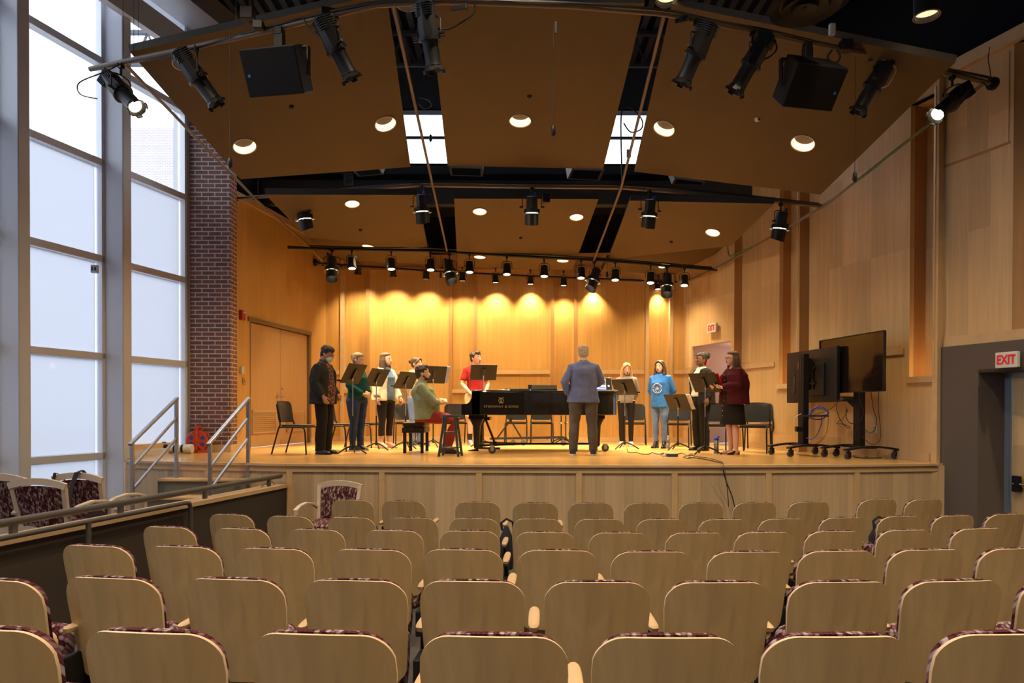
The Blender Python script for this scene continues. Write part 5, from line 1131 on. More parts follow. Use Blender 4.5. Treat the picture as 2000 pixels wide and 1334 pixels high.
P = [on_z(1345,894)+V((0,0,.01)), on_z(1375,898)+V((0,0,.01)), on_z(1398,903)+V((0,0,.01)), on_z(1409,906.5)+V((0,-.04,.012)), at(1412,915,8.62), at(1414,925,8.62), at(1420,945,8.64), at(1430,970,8.66), at(1437,1000,8.66)]
_curve('floor_cable', P, .007, BLACKCAB, 'black cable running off the stage edge and hanging down its front')
P = [on_z(1360,893)+V((0,0,.01)), on_z(1385,896)+V((0,0,.01)), on_z(1404,902)+V((0,0,.01)), on_z(1411,906.5)+V((0,-.04,.012)), at(1417,930,8.61), at(1421,960,8.63), at(1423,990,8.63)]
_curve('floor_cable', P, .005, BLACKCAB, 'thinner black cable hanging down the stage front beside another')
floorcable('floor_cable', [(1293,891.5),(1303,891.5)], 'short red cable end at the power box', .006, REDP)
q = MB(); q.box((0,0,.025), (.17,.10,.05)); b_ = q.build('power_box', mat('blue_grey_box', (.03,.06,.09), .5), bevel=.006, label='small blue-grey power box on the stage floor before the low music stand', cat='power box'); b_.location = on_z(1312, 892)
floorcable('floor_cable', [(1680,890),(1672,886),(1668,893),(1700,895),(1730,893),(1712,889),(1690,893)], 'black cable lying on the floor under the monitor cart', .006)
_curve('wall_cable', [lowpt(537, CAPZ+.01, .03), lowpt(528, CAPZ+.06, .06), lowpt(510, CAPZ+.01, .05)], .004, BLACKCAB, 'thin black wire arching over the end of the low wall')
# cable reel and camera with a long lens in the window corner
rp = on_z(386, 884); rl = empty('cable_reel', rp + V((0,.02,0)), R(8), 'orange plastic cable reel wound with blue cable, against the brick pier', 'cable reel')
ORG = mat('orange_plastic', (.62,.07,.025), .45); BLC = mat('blue_cable_sheath', (.02,.08,.35), .5)
for y in (-.06, .07):
    m = MB(); m.cyl((0,y-.006,.19),(0,y+.006,.19), .165, seg=40); m.cyl((0,y-.012,.19),(0,y+.012,.19), .05, seg=24); m.tube([(.160*math.cos(t*math.pi/16), y, .19+.160*math.sin(t*math.pi/16)) for t in range(32)], .010, 6, closed=True); m.build('flange_disc', ORG, rl, smooth=40)
for k in range(6):
    a_ = k*math.pi/3 + .5; m = MB(); m.cyl((math.cos(a_)*.10, -.0665, .19+math.sin(a_)*.10), (math.cos(a_)*.10, -.069, .19+math.sin(a_)*.10), .033, seg=18); m.build('disc_window', BLC, rl)
m = MB(); m.cyl((0,-.05,.19),(0,.06,.19), .128, seg=28); m.build('wound_cable', BLC, rl, smooth=40)
m = MB(); 
for y in (-.085,.095): m.box((0,y,.02), (.36,.012,.04)); m.box((0,y,.21), (.04,.012,.42)); m.bar(V((-.12,y,.03)),V((0,y,.15)),.02,.03); m.bar(V((.12,y,.03)),V((0,y,.15)),.02,.03); m.cyl((0,y-.012,.19),(0,y+.012,.19),.03)
m.box((0,.005,.42), (.05,.19,.03)); m.build('stand', ORG, rl)
m = MB(); m.tube([V((.02,0,.42)),V((.03,0,.46)),V((.015,0,.50)),V((.0,0,.52))], .006, 6); m.build('cable_tail', BLC, rl)
cp = on_z(343, 885.5); cm = empty('camera_with_lens', cp + V((-.04,-.05,.078)), R(2), 'black camera with a long white telephoto lens lying by the windows', 'camera'); cm.scale = (1.25,1.25,1.25)
LW_ = mat('cream_lens_paint', (.72,.69,.60), .4)
m = MB(); m.box((-.09,0,.0), (.09,.14,.11)); m.box((-.10,0,.065), (.06,.06,.04)); m.build('camera_body', BLACKP, cm, bevel=.012)
m = MB(); m.tube([V((-.04,0,0)),V((.05,0,0)),V((.06,0,0)),V((.13,0,0))],[.038,.04,.05,.05],20); m.build('lens_barrel', LW_, cm, smooth=40)
m = MB(); m.tube([V((.13,0,0)),V((.16,0,0))],[.052,.054],20); m.build('focus_ring', BLACKM, cm, smooth=40)
m = MB(); m.tube([V((.03,0,0)),V((.05,0,0))],[.043,.043],20); m.build('zoom_ring', BLACKM, cm, smooth=40)
m = MB(); m.tube([V((.16,0,0)),V((.26,0,0))],[.054,.058],20); m.build('lens_hood', LW_, cm, smooth=40)
m = MB(); P = [V((-.13,-.05,.03)), V((-.24,-.06,.04)), V((-.30,-.05,.0)), V((-.25,-.07,-.05)), V((-.15,-.07,-.03))]
for a, b in zip(P, P[1:]): m.bar(a, b, .008, .035)
m.build('neck_strap', BLACKCAB, cm)
# ---------------------------------------------------------------- monitors on carts
def cart(bx, by_, rz, col_h, label):
    o = empty('monitor_cart', (bx, by_, STAGE), rz, label, 'monitor cart', 'wheeled carts of the two monitors')
    for s_ in (-1, 1):
        n = 12; m = MB()
        P = [V((s_*.27, -.42 + .84*k/n, .135 + .045*math.sin(math.pi*k/n))) for k in range(n+1)]
        for a, b in zip(P, P[1:]): m.bar(a, b, .09, .028)
        m.build('foot_beam', BLACKM, o, bevel=.004)
        for yy in (-.38, .38):
            c = empty('caster', (s_*.27, yy, 0)); c.parent = o; m = MB(); m.cyl((-.02,0,.048),(.02,0,.048), .047, seg=18); m.build('wheel', bpy.data.materials['caster_rubber'], c, smooth=40)
            m = MB(); m.box((-.028,.01,.075),(.006,.05,.07)); m.box((.028,.01,.075),(.006,.05,.07)); m.cyl((0,.01,.105),(0,.01,.135),.02); m.build('fork', BLACKM, c)
    m = MB(); m.box((0,0,.165), (.56,.16,.03)); m.build('base_plate', BLACKM, o, bevel=.004)
    m = MB(); m.box((0,0,.16 + col_h/2), (.15,.09,col_h)); 
    for x in (-.05,.0,.05): m.box((x,-.046,.16+col_h/2), (.02,.008,col_h-.02))
    m.build('column', BLACKM, o, bevel=.01)
    return o
def screen(loc, rz, w_, h_, label, back):
    o = empty('flat_monitor', loc, rz, label, 'monitor', None)
    m = MB(); m.box((0,.02,0), (w_,.035,h_)); m.box((0,.055,-.06), (w_*.6,.04,h_*.6)); m.build('casing', BLACKP, o, bevel=.006)
    m = MB(); m.box((0,0,0), (w_-.02,.004,h_-.02)); m.build('panel_glass', mat('dark_glossy_screen', (.012,.009,.008), .08, spec=.35) if 'dark_glossy_screen' not in bpy.data.materials else bpy.data.materials['dark_glossy_screen'], o)
    m = MB()
    for s_ in (-1,1): m.box((s_*w_/2,0,0),(.012,.03,h_)); m.box((0,0,s_*h_/2),(w_,.03,.012))
    m.build('bezel', BLACKM, o)
    if back:
        m = MB(); m.box((.0,.10,.03), (.14,.05,.50)); m.box((-.15,.085,.0), (.03,.02,.42)); m.box((.15,.085,.0), (.03,.02,.42)); m.box((0,.09,.12),(.42,.02,.03)); m.box((0,.09,-.12),(.42,.02,.03)); m.build('wall_mount', BLACKM, o)
        m = MB(); m.box((.40,.078,-.10), (.08,.01,.34)); m.build('connector_bay', BLACKCAB, o); m = MB()
        for k in range(8): m.box((.37,.085,-.22+k*.03),(.012,.006,.012))
        m.build('sockets', STEEL, o)
    return o
# far monitor (back towards us) on its cart: screen plane seen edge-left 1541 .. 1640; near monitor 1603-1727
Y2 = 9.95
a2 = at(1602, 666, 10.80); b2 = at(1727, 646, 9.39); cpos = (a2+b2)/2; wv = (b2 - a2); wv.z = 0
zt = CAMZ + 1.122; zb = CAMZ + .292
rz2 = math.atan2(wv.y, wv.x)
h2 = zt - zb; cpos.z = (zt+zb)/2
screen(cpos, rz2, wv.length, h2, 'large dark monitor whose glossy screen faces the hall, the nearer of two', False)
nrm2 = V((-wv.y, wv.x, 0)).normalized()
c2b = cpos + nrm2*.16
ct2 = cart(c2b.x, c2b.y, rz2, 1.32, 'black wheeled cart under the nearer glossy monitor')
m = MB(); m.box((-.28,-.10,.90), (.44,.26,.02)); m.add([(-.30,-.05,.89),(-.05,-.05,.89),(-.05,-.05,.74),(-.30,.03,.89),(-.05,.03,.89),(-.05,.03,.74)], [(0,1,2),(5,4,3),(0,2,5,3),(0,3,4,1),(1,4,5,2)]); m.build('shelf', BLACKM, ct2)
a1 = at(1541, 691, 11.57); b1_ = at(1639, 677, 10.24); w1 = b1_ - a1; w1.z = 0; rz1 = math.atan2(w1.y, w1.x)
zt1 = CAMZ + .986; zb1 = CAMZ + .157; c1p = (a1+b1_)/2; c1p.z = (zt1+zb1)/2
n1 = V((w1.y, -w1.x, 0)).normalized()     # towards the hall
screen(c1p, rz1 + math.pi, w1.length, zt1-zb1, 'monitor seen from behind with its wall mount and sockets, left of the glossy one', True)
cc = at(1569, 803, 10.65); 
ct1 = cart(cc.x, cc.y, rz1, 1.42, 'black wheeled cart of the monitor seen from behind, blue cables on its shelf')
m = MB(); m.box((.30,-.02,.62), (.34,.28,.02)); m.build('shelf', BLACKM, ct1)
m = MB(); m.box((-.02,.09,1.35),(.10,.10,.30)); m.build('mount_arm', BLACKM, ct1); m = MB(); m.box((-.078,-.02,1.40),(.006,.05,.10)); m.build('orange_sticker', mat('orange_sticker', (.8,.22,.03), .5), ct1)
BLUEC = mat('blue_network_cable', (.03,.09,.45), .5); GREYC = mat('grey_cable', (.5,.48,.45), .5)
_curve('coiled_cable', [at(1580,818,10.5),at(1590,798,10.4),at(1605,795,10.4),at(1617,805,10.4),at(1606,818,10.4),at(1588,818,10.4),at(1580,808,10.4),at(1592,797,10.4),at(1612,800,10.35),at(1618,808,10.35),at(1603,812,10.35),at(1582,812,10.4)], .009, BLUEC, 'blue cable coiled on the shelf of the left cart')
_curve('hanging_cable', [at(1604,812,10.4),at(1605,822,10.4),at(1600,840,10.4),at(1592,854,10.4),at(1582,858,10.4),at(1575,855,10.45)], .007, BLUEC, 'blue cable hanging in a loop from the shelf of the left cart')
_curve('hanging_cable', [at(1618,806,10.3),at(1617,830,10.3),at(1612,850,10.3),at(1600,864,10.4),at(1585,870,10.5)], .004, BLACKCAB, 'thin dark cable drooping right of the left cart')
_curve('hanging_cable', [at(1565,808,10.6),at(1553,815,10.6),at(1551,828,10.6),at(1557,840,10.6)], .004, WHITEP, 'white cable bulging out at the left of the left cart')
q = MB(); q.box((0,0,0), (.10,.08,.08)); b_ = q.build('power_adapter', BLACKM, bevel=.01, label='black power adapter strapped to the column of the left cart', cat='power adapter'); b_.location = at(1560, 838, 10.55)
_curve('hanging_cable', [at(1635,787,9.9),at(1634,800,9.9),at(1641,820,9.9),at(1655,836,9.9),at(1660,834,9.9),at(1645,828,9.9),at(1634,827,9.9),at(1648,815,9.9),at(1656,800,9.9)], .005, BLACKCAB, 'knotted black cable under the shelf of the right cart')
_curve('hanging_cable', [at(1654,798,9.9),at(1653,815,9.9),at(1662,827,9.9),at(1680,822,9.9),at(1686,805,9.9),at(1680,785,9.85)], .005, BLACKCAB, 'black cable loop across the column of the right cart')
_curve('hanging_cable', [at(1701,765,9.85),at(1706,800,9.85),at(1712,820,9.85),at(1708,840,9.7),at(1698,845,9.7),at(1686,835,9.75)], .005, BLACKCAB, 'black power cable from the right monitor to the wall outlet')
_curve('hanging_cable', [at(1716,765,9.8),at(1716,800,9.8),at(1720,850,9.8),at(1712,866,9.7),at(1698,866,9.7),at(1684,852,9.7)], .005, BLACKCAB, 'long black cable hanging in a bow behind the right cart')
_curve('hanging_cable', [at(1586,812,10.3),at(1620,800,10.2),at(1633,788,10.0)], .004, BLACKCAB, 'thin cable spanning between the two carts')
q = MB(); q.box((0,0,0), (.14,.09,.03), rz=.4); q.box((.08,.02,.02), (.10,.07,.04), rz=-.3); b_ = q.build('adapter_box', BLACKM, bevel=.006, label='black adapter boxes lying on the shelf of the right cart', cat='adapter'); b_.location = at(1648, 782, 9.86)
# ---------------------------------------------------------------- signs, switches, alarm
def wallbox(px, py, fn, off, d, m_, name, label, cat, rz):
    p = fn(px, off); yh = 803.5 + .002*(px-1000); p.z = CAMZ + (yh-py)/FPX*p.y; o = empty(name, p, rz, label, cat); m = MB(); m.box((0,0,0), d); m.build('casing', m_, o, bevel=.008); return o
rzR = math.atan2(1, -RB); rzRw = math.atan2(RB, 1)  # facing of right wall
EXR = mat('exit_red', (.65,.01,.01), .5, emit=(.9,.02,.02), es=.15); EXW = mat('exit_white', (.80,.78,.74), .5)
wr = math.atan2(-1, RB) + math.pi     # x axis of a sign along the wall, readable from the hall
for px, py, off, w_, h_, lab, ts in ((1967, 703, -.16, .27, .19, 'white EXIT sign with red letters on the dark wall above the side door', .155), (1390.5, 641, -.22, .30, .19, 'small white EXIT sign with red letters over the stage exit', .155)):
    o = wallbox(px, py, rw, off, (w_, .05, h_), EXW, 'exit_sign', lab, 'exit sign', math.atan2(-1, RB))
    text('sign_letters', 'EXIT', ts, EXR, (0,-.029,-.002), (R(90),0,0), o, sx=.72, off=.004)
wl = math.atan2(ld.y, ld.x)
o = wallbox(473.5, 616, lw, -.03, (.12,.06,.17), REDP, 'fire_alarm', 'red fire alarm strobe on the wall above the double doors left', 'fire alarm', wl)
m = MB(); m.box((0,-.035,.05), (.07,.02,.03)); m.build('strobe', WHITEP, o)
wallbox(473, 723, lw, -.03, (.075,.05,.13), WHITEP, 'wall_dispenser', 'small white box on the wall left of the double doors', 'wall box', wl)
o = wallbox(477, 744, lw, -.012, (.08,.012,.12), mat('brass_plate', (.5,.35,.16), .35, metal=.6), 'switch_plate', 'brass switch plate under the white box by the double doors', 'switch', wl); m = MB(); m.box((0,-.012,0),(.012,.02,.025)); m.build('toggle', STEEL, o)
o = wallbox(1709, 838, rw, -.012, (.08,.012,.12), WHITEP, 'wall_outlet', 'white wall outlet behind the right monitor cart', 'outlet', math.atan2(-1, RB))
for z in (-.025,.025): m = MB(); m.cyl((0,-.012,z),(0,-.006,z), .016); m.build('socket', STEEL, o)
o = wallbox(798, 821, bw, -.012, (.08,.012,.12), WHITEP, 'wall_outlet', 'white wall outlet low on the back wall behind the singers', 'outlet', math.atan2(bd.y, bd.x))
p = ww(188.5, .10); p.z = CAMZ + (801.9-527)/FPX*p.y; o = empty('outlet_box', p, 0, 'small grey outlet box on the silver window column', 'outlet'); m = MB(); m.box((0,-.03,0),(.09,.05,.11)); m.build('casing', mat('grey_box', (.5,.5,.52), .5), o, bevel=.006)
m = MB(); m.box((-.02,-.057,0),(.02,.006,.05)); m.box((.02,-.057,0),(.02,.006,.05)); m.build('sockets', BLACKM, o)
o = MB(); strip(o, rwY(A1.y-.25, .9), rwY(A1.y-.55, .9), DTOP-.25, DTOP-.05, .03); o.build('red_banner', REDP, label='dark red cloth glimpsed high inside the stage exit', cat='cloth')
# ================================================================ people
def cloth(n_, c, var=.12, vs=14, rough=.85): return mat(n_, c, rough, spec=.15, var=var, vscale=vs, bump=.25, bscale=60)
FOLD = bpy.data.textures.new('cloth_folds', 'CLOUDS'); FOLD.noise_scale = .11; FOLD.noise_depth = 2
def folds(o, s=.022):
    d = o.modifiers.new('folds', 'DISPLACE'); d.texture = FOLD; d.strength = s; d.mid_level = .5; d.texture_coords = 'LOCAL'; return o
EYEW = mat('eye_white', (.75,.72,.68), .4); EYED = mat('eye_dark', (.03,.02,.015), .3); LIPD = mat('mouth_dark', (.09,.02,.02), .5)
def hand(m, wr, tip, n, T=None, curl=.5, s=1.0, side=1):
    """palm and five fingers from wrist towards tip; n = palm normal; thumb to the `side`"""
    wr = V(wr); d = (V(tip) - wr).normalized(); n = V(n); n = (n - d*n.dot(d)).normalized(); sd = d.cross(n)*side
    k = wr + d*.085*s
    m.tube([wr - d*.03, wr + d*.01, wr + d*.05*s, k], [.024,.024,.030,.026], 10)
    m.tube([wr + d*.02 + sd*.014, k + sd*.022], [.020,.015], 8); m.tube([wr + d*.02 - sd*.014, k - sd*.022], [.020,.015], 8)
    for off, L in ((.030,.066),(.010,.078),(-.011,.072),(-.031,.056)):
        a = k + sd*off - d*.012; b = a + (d + n*curl*.25).normalized()*L*.45*s; c = b + (d + n*curl).normalized()*L*.32*s; e = c + (d*.8 + n*curl*1.7).normalized()*L*.30*s
        m.tube([a, b, c, e], [.0098,.0092,.0085,.007], 8)
    a = wr + d*.025*s + sd*.026; b = a + (d*.7 + sd*.75 + n*.3).normalized()*.04*s; c = b + (d + sd*.25 + n*.4).normalized()*.034*s
    m.tube([a, b, c], [.0125,.0115,.0085], 8)
def person(label, px, py, H, rz, sk, hair, top, legs, shoes, arms, g=1.0, yaw=0, pitch=0, Y=None, sit=None, mouth=0, extras=None, lean=0, bust=0, male=False, hips=1.0, stance=.095, name='person'):
    loc = on_z(px, py)
    if Y is not None: loc = V((xat(px, Y), Y, STAGE))
    o = empty(name, loc, rz, label, 'person'); k = H/1.726; o.scale = (k, k, k)
    sh = (.185 if male else .165)*(.9 + .1*g)
    dz = (sit['dz'] if sit else 0)
    L = Matrix.Translation((0,0,.95)) @ Matrix.Rotation(-lean, 4, 'X') @ Matrix.Translation((0,0,-.95)); U = Matrix.Translation((0,0,dz)) @ L
    hipw = stance
    # joints
    if sit: hipj = {s: V((s*.09, .0, .95+dz)) for s in (-1,1)}; kn = {s: V((s*.13, sit['knee'][0], sit['knee'][1])) for s in (-1,1)}; an = {s: V((s*.10, sit['ankle'][0]+s*.03, .09)) for s in (-1,1)}
    else: hipj = {s: V((s*hipw, 0, .93)) for s in (-1,1)}; kn = {s: V((s*(hipw+.004), .015, .50)) for s in (-1,1)}; an = {s: V((s*(hipw+.0), -.01, .09)) for s in (-1,1)}
    if legs.get('spread'):
        for s in (-1,1): kn[s].x += s*legs['spread']*.5; an[s].x += s*legs['spread']
    HM = U @ Matrix.Translation((0,.012,1.49)) @ Matrix.Rotation(yaw, 4, 'Z') @ Matrix.Rotation(pitch, 4, 'X') @ Matrix.Translation((0,.005,.004)) @ Matrix.Scale(1.05, 4)
    headrings = [(0,.052,.0,.020,.022),(0,.040,.012,.040,.044),(0,.025,.045,.056,.070),(0,.010,.085,.067,.088),(0,.0,.125,.073,.097),(0,-.005,.165,.073,.096),(0,-.008,.195,.062,.083),(0,-.010,.215,.038,.055),(0,-.010,.222,.014,.022)]
    b = MB()
    b.rings(headrings, 22, HM)
    b.tube([V((0,.088,.118)), V((0,.104,.100)), V((0,.112,.080)), V((0,.096,.070))], [.007,.010,.014,.009], 8, T=HM)
    for s in (-1,1): b.ball((s*.074,-.008,.10), (.010,.019,.030), 10, T=HM)
    b.tube([V((0,.075,.035)), V((0,.080,.02))], [.018,.018], 8, T=HM)
    nk = .060 if male else .050
    b.T = U; b.tube([V((0,-.02,1.40)), V((0,-.012,1.47)), V((0,.008,1.56)), V((0,.01,1.60))], [nk*1.3,nk,nk,nk*.95], 14)
    b.rings([(0,0,.90,.13*g,.095*g),(0,0,1.05,.115*g,.085*g),(0,0,1.20,.13*g,.095*g),(0,.0,1.34,sh*.92,.10*g),(0,-.01,1.42,sh*.8,.075),(0,-.012,1.475,.07,.06)], 22)
    A = {}
    for s, key in ((-1,'L'),(1,'R')):
        el, wr, tp, pn = arms[key][:4]; cu = arms[key][4] if len(arms[key]) > 4 else .5
        S_ = V((s*(sh*.98), -.01, 1.385)); el = V(el); wr = V(wr); A[s] = (S_, el, wr)
        b.tube([S_ - V((s*.05,0,-.015)), S_, S_.lerp(el,.5), el, el.lerp(wr,.35), wr], [.045,.050,.044*g,.037,.038,.025], 12)
        hand(b, wr, tp, pn, curl=cu, side=s*(1 if not arms.get('flip'+key) else -1))
    b.T = Matrix()
    for s in (-1,1):
        b.tube([hipj[s] + V((0,0,.03)), hipj[s], hipj[s].lerp(kn[s],.5), kn[s], kn[s].lerp(an[s],.35) - V((0,.012,0)), an[s], an[s] - V((0,0,.05))], [.08*g,.085*g,.068*g,.050,.050*g,.034,.034], 14)
        b.tube([an[s] - V((0,.03,.045)), an[s] + V((0,.05,-.055)), an[s] + V((0,.15,-.065))], [.034,.034,.024], 10)
    b.build('body', sk, o, remesh=.0075, smoothit=3)
    # face
    e = MB(); 
    for s in (-1,1): e.ball((s*.028,.083,.112), (.013,.010,.007), 8, T=HM)
    e.build('eyes', EYEW, o, smooth=180); e = MB()
    for s in (-1,1): e.ball((s*.028,.0905,.112), (.006,.005,.0065), 8, T=HM); e.tube([V((s*.014,.092,.130)), V((s*.030,.0905,.135)), V((s*.044,.080,.130))], .003, 5, T=HM)
    e.build('irises_and_brows', EYED, o, smooth=180)
    e = MB()
    if mouth: e.ball((0,.094,.048), (.013,.010,.014*mouth), 10, T=HM); e.build('mouth', LIPD, o, smooth=180)
    else: e.ball((0,.093,.050), (.022,.008,.006), 10, T=HM); e.build('mouth', mat('lips_'+name, (.30,.09,.08), .5) if 'lips_'+name not in bpy.data.materials else bpy.data.materials['lips_'+name], o, smooth=180)
    # hair
    hm = MB(); st, hc = hair
    def B(c, r, T=HM): hm.ball(c, r, 14, T=T)
    hm.rings([(0,-.014,.150,.079,.088),(0,-.012,.182,.079,.100),(0,-.012,.203,.072,.092),(0,-.012,.224,.052,.068),(0,-.012,.236,.02,.03)], 20, HM); B((0,-.020,.150), (.083,.098,.084)); B((0,-.045,.105), (.073,.065,.075))
    for s in (-1,1): B((s*.062,-.012,.135), (.020,.045,.045))
    random.seed(sum(map(ord, label)))
    if 'curly' in st:
        for _ in range(46):
            a = random.uniform(0, 6.28); u_ = random.uniform(.1, 1); r_ = math.sqrt(1-u_*u_)
            y_ = math.sin(a)*r_*.098 - .012
            B((math.cos(a)*r_*.080, y_, .150 + u_*.078), (.018,.018,.016))
    if 'quiff' in st: B((.01,.055,.205), (.055,.045,.032)); B((-.02,.03,.225), (.05,.05,.025))
    if 'short' in st: B((0,-.06,.07), (.055,.04,.05))
    if 'full' in st: B((0,-.01,.185), (.086,.104,.060)); B((0,.040,.185),(.070,.055,.045))
    if 'long' in st or 'mid' in st:
        zl = -.20 if 'long' in st else -.07
        if 'vlong' in st: zl = -.30
        for s in (-1,1):
            for q_, yq in ((.068,.005),(.072,-.03),(.055,-.065),(.03,-.085)):
                hm.tube([V((s*q_*.85,yq,.17)), V((s*q_*1.12,yq,.09)), V((s*q_*1.25,yq-.0,0)), V((s*q_*1.35,yq + .02,zl*.6)), V((s*q_*1.25,yq + .035,zl))], [.018,.030,.034,.034,.012], 8, T=HM)
        hm.tube([V((0,-.09,.15)), V((0,-.10,.02)), V((0,-.105,zl*.7)), V((0,-.10,zl))], [.03,.045,.045,.015], 8, T=HM)
    if 'fringe' in st: 
        for s in (-1,1): hm.tube([V((0,.070,.215)), V((s*.035,.082,.188)), V((s*.066,.055,.150)), V((s*.074,.02,.10))], [.014,.016,.018,.016], 8, T=HM)
    if 'strands' in st:
        for x_ in (-.045,-.02,.03,.05): hm.tube([V((x_*.6,.06,.21)), V((x_,.10,.17)), V((x_*1.2,.102,.125))], .005, 6, T=HM)
    if 'bun' in st: B((0,-.125,.150), (.038,.040,.038)); B((.02,-.13,.17),(.02,.03,.02))
    if 'afro' in st:
        for _ in range(60):
            v_ = V((random.gauss(0,1),random.gauss(0,1),random.gauss(0,1))).normalized()*.058; B((v_.x, v_.y-.095, v_.z*.95+.195), (.017,.017,.017))
        B((0,-.095,.195), (.060,.060,.056))
    if 'tied' in st: B((0,-.11,.13), (.03,.035,.045))
    hm.build('hair', hc, o, remesh=.007, smoothit=2)
    if 'beard' in st:
        q = MB(); q.ball((0,.055,.022), (.050,.045,.030), 12, T=HM); q.tube([V((-.066,.01,.07)),V((-.056,.045,.035)),V((0,.085,.018)),V((.056,.045,.035)),V((.066,.01,.07))], .012, 8, T=HM); q.tube([V((-.022,.097,.062)),V((0,.102,.065)),V((.022,.097,.062))], .006, 6, T=HM); q.build('beard', hc, o, remesh=.006, smoothit=2)
    # top garment
    def garment(tp, nm):
        m = MB(); m.T = U; gg = g*tp.get('f', 1.0); hem = tp.get('hem', .88); mt = tp['m']; t = tp.get('t', .016); sl = tp.get('sleeve', 1.0); fl = tp.get('flare', 0)
        if tp.get('open'):      # two side lobes that leave the front middle free
            for s in (-1,1):
                m.rings([(s*.108*gg,-.018,hem,.068*gg+t+fl,.118*gg+t),(s*.100*gg,-.018,1.02,.062*gg+t,.110*gg+t),(s*.102*gg,-.018,1.20,.064*gg+t,.115*gg+t),(s*.105,-.016,1.33,.074*gg+t,.108*gg+t),(s*.090,-.018,1.43,.075+t,.070+t),(s*.060,-.022,1.470,.035,.04)], 18)
            m.rings([(0,-.045,hem,.10*gg,.085*gg+t),(0,-.045,1.2,.10*gg,.085*gg+t),(0,-.04,1.40,.12,.065+t),(0,-.03,1.475,.06,.035)], 18)
        else:
            bl = tp.get('belly', 0)
            m.rings([(0,bl*.3,hem,(.150+fl)*gg*hips+t*.5,.108*gg+t+fl*.5),(0,bl*.6,hem+.03,(.152+fl)*gg*hips+t*.5,.112*gg+t+fl*.5),(0,bl,1.06,.138*gg+t,.104*gg+t+bl*.4),(0,bl*.5+bust*.2,1.20,.140*gg+t,.108*gg+t+bust*.3),(0,bust*.5,1.29,sh*.90+t,.112*gg+t+bust),(0,0,1.35,sh*.97+t,.102*gg+t),(0,-.008,1.415,sh*.86+t,.082+t),(0,-.014,1.455,sh*.58+t,.066+t),(0,-.017,1.488,.072,.058)], 26)
        for s in (-1,1):
            S_, el, wr = A[s]; r0 = .046*(.75+.25*gg)+t*.8; r1 = .044*(.7+.3*gg)+t*.8; r2 = .032+t*.9
            if tp.get('nosleeve'): continue
            if sl >= 1: m.tube([S_ - V((s*.06,0,-.03)), S_, S_.lerp(el,.5), el, el.lerp(wr,.5), el.lerp(wr,.93)], [r0*.7,r0,r1*1.02,r1*.95,(r1+r2)/2,r2], 14)
            elif sl > .5: m.tube([S_ - V((s*.06,0,-.03)), S_, S_.lerp(el,.5), el, el.lerp(wr,(sl-.5)*2)], [r0*.7,r0,r1,r1*.95,r2*1.08], 14)
            else: m.tube([S_ - V((s*.06,0,-.03)), S_, S_.lerp(el,sl*2)], [r0*.7,r0,r1*1.12], 14)
        if tp.get('hood'): m.ball((0,-.085,1.455), (.105,.055,.05), 14); 
        if tp.get('collar'): m.tube([V((math.cos(a)*.066,math.sin(a)*.058-.008,1.485+.008*math.sin(a))) for a in [i*math.pi/8 for i in range(16)]], .015, 8, closed=True)
        return folds(m.build(nm, mt, o, remesh=.011, smoothit=3))
    for nm, tp in top: garment(tp, nm)
    # trousers / skirt
    if legs.get('m'):
        m = MB(); lg = legs; t = lg.get('t', .012); end = lg.get('end', 0.0); wd = lg.get('wide', 0)
        if sit: m.T = Matrix.Translation((0,0,dz))
        m.rings([(0,-.005,.84,.120*g*hips,.10*g),(0,-.005,.88,.150*g*hips+t,.108*g+t),(0,-.005,.95,.150*g*hips+t,.108*g+t),(0,0,1.03,.128*g+t,.095*g+t)], 24); m.T = Matrix()
        for s in (-1,1):
            P = [hipj[s] + V((0,0,.02)), hipj[s].lerp(kn[s],.12), hipj[s].lerp(kn[s],.5), kn[s]]; RR = [.082*g*hips+t,.088*g*hips+t,.072*g*(.6+.4*hips)+t,.052*(.5+.5*g)+t+wd*.4]
            if end < .5:
                q = an[s].lerp(kn[s], max(0, (end-.02)*2.2)); P += [kn[s].lerp(an[s],.4) - V((0,.010,0)), q - V((0,0,0 if end > .05 else .03))]; RR += [.050*(.4+.6*g)+t+wd*.7, (.036 if end < .15 else .045*g)+t+wd]
            else: P[-1] = hipj[s].lerp(kn[s], .95); RR[-1] += .02
            m.tube(P, RR, 16)
        folds(m.build(lg.get('name','trousers'), lg['m'], o, remesh=.011, smoothit=3), .006 if lg.get('name') == 'leggings' else .018)
    if legs.get('skirt'):
        m = MB(); zb = legs['skirt'][1]; m.rings([(0,.0,zb,.20*g,.17*g),(0,.0,zb+.02,.20*g,.17*g),(0,.0,.75,.18*g,.145*g),(0,0,.93,.155*g+.015,.12*g+.01),(0,0,1.06,.125*g+.012,.095*g+.012),(0,0,1.22,.13*g+.014,.105*g+.012),(0,0,1.34,.15*g,.11*g),(0,-.01,1.44,.10,.07)], 30)
        m.build('dress', legs['skirt'][0], o, remesh=.011, smoothit=2)
    # shoes
    kind, sm, sole = shoes
    for s in (-1,1):
        a = an[s]; m = MB(); yw = Matrix.Translation((a.x,a.y,0)) @ Matrix.Rotation(-s*.12, 4, 'Z')
        if kind == 'heel':
            m.T = yw; m.tube([V((0,-.035,.055)),V((0,.03,.045)),V((0,.09,.022)),V((0,.165,.015))], [.026,.030,.030,.014], 10); m.box((0,-.045,.028),(.035,.035,.056)); m.tube([V((.036*math.cos(t_*.785),-.008+.036*math.sin(t_*.785),.11)) for t_ in range(8)], .005, 6, closed=True)
        else:
            m.T = yw; m.rings([(0,.045,.012,.046,.135),(0,.045,.03,.047,.138),(0,.035,.055,.044,.12),(0,-.0,.085,.042,.075),(0,-.02,.11 if kind != 'boot' else .17,.044,.050)], 22, pw=2.4)
        m.build('shoe', sm, o, remesh=.008, smoothit=2)
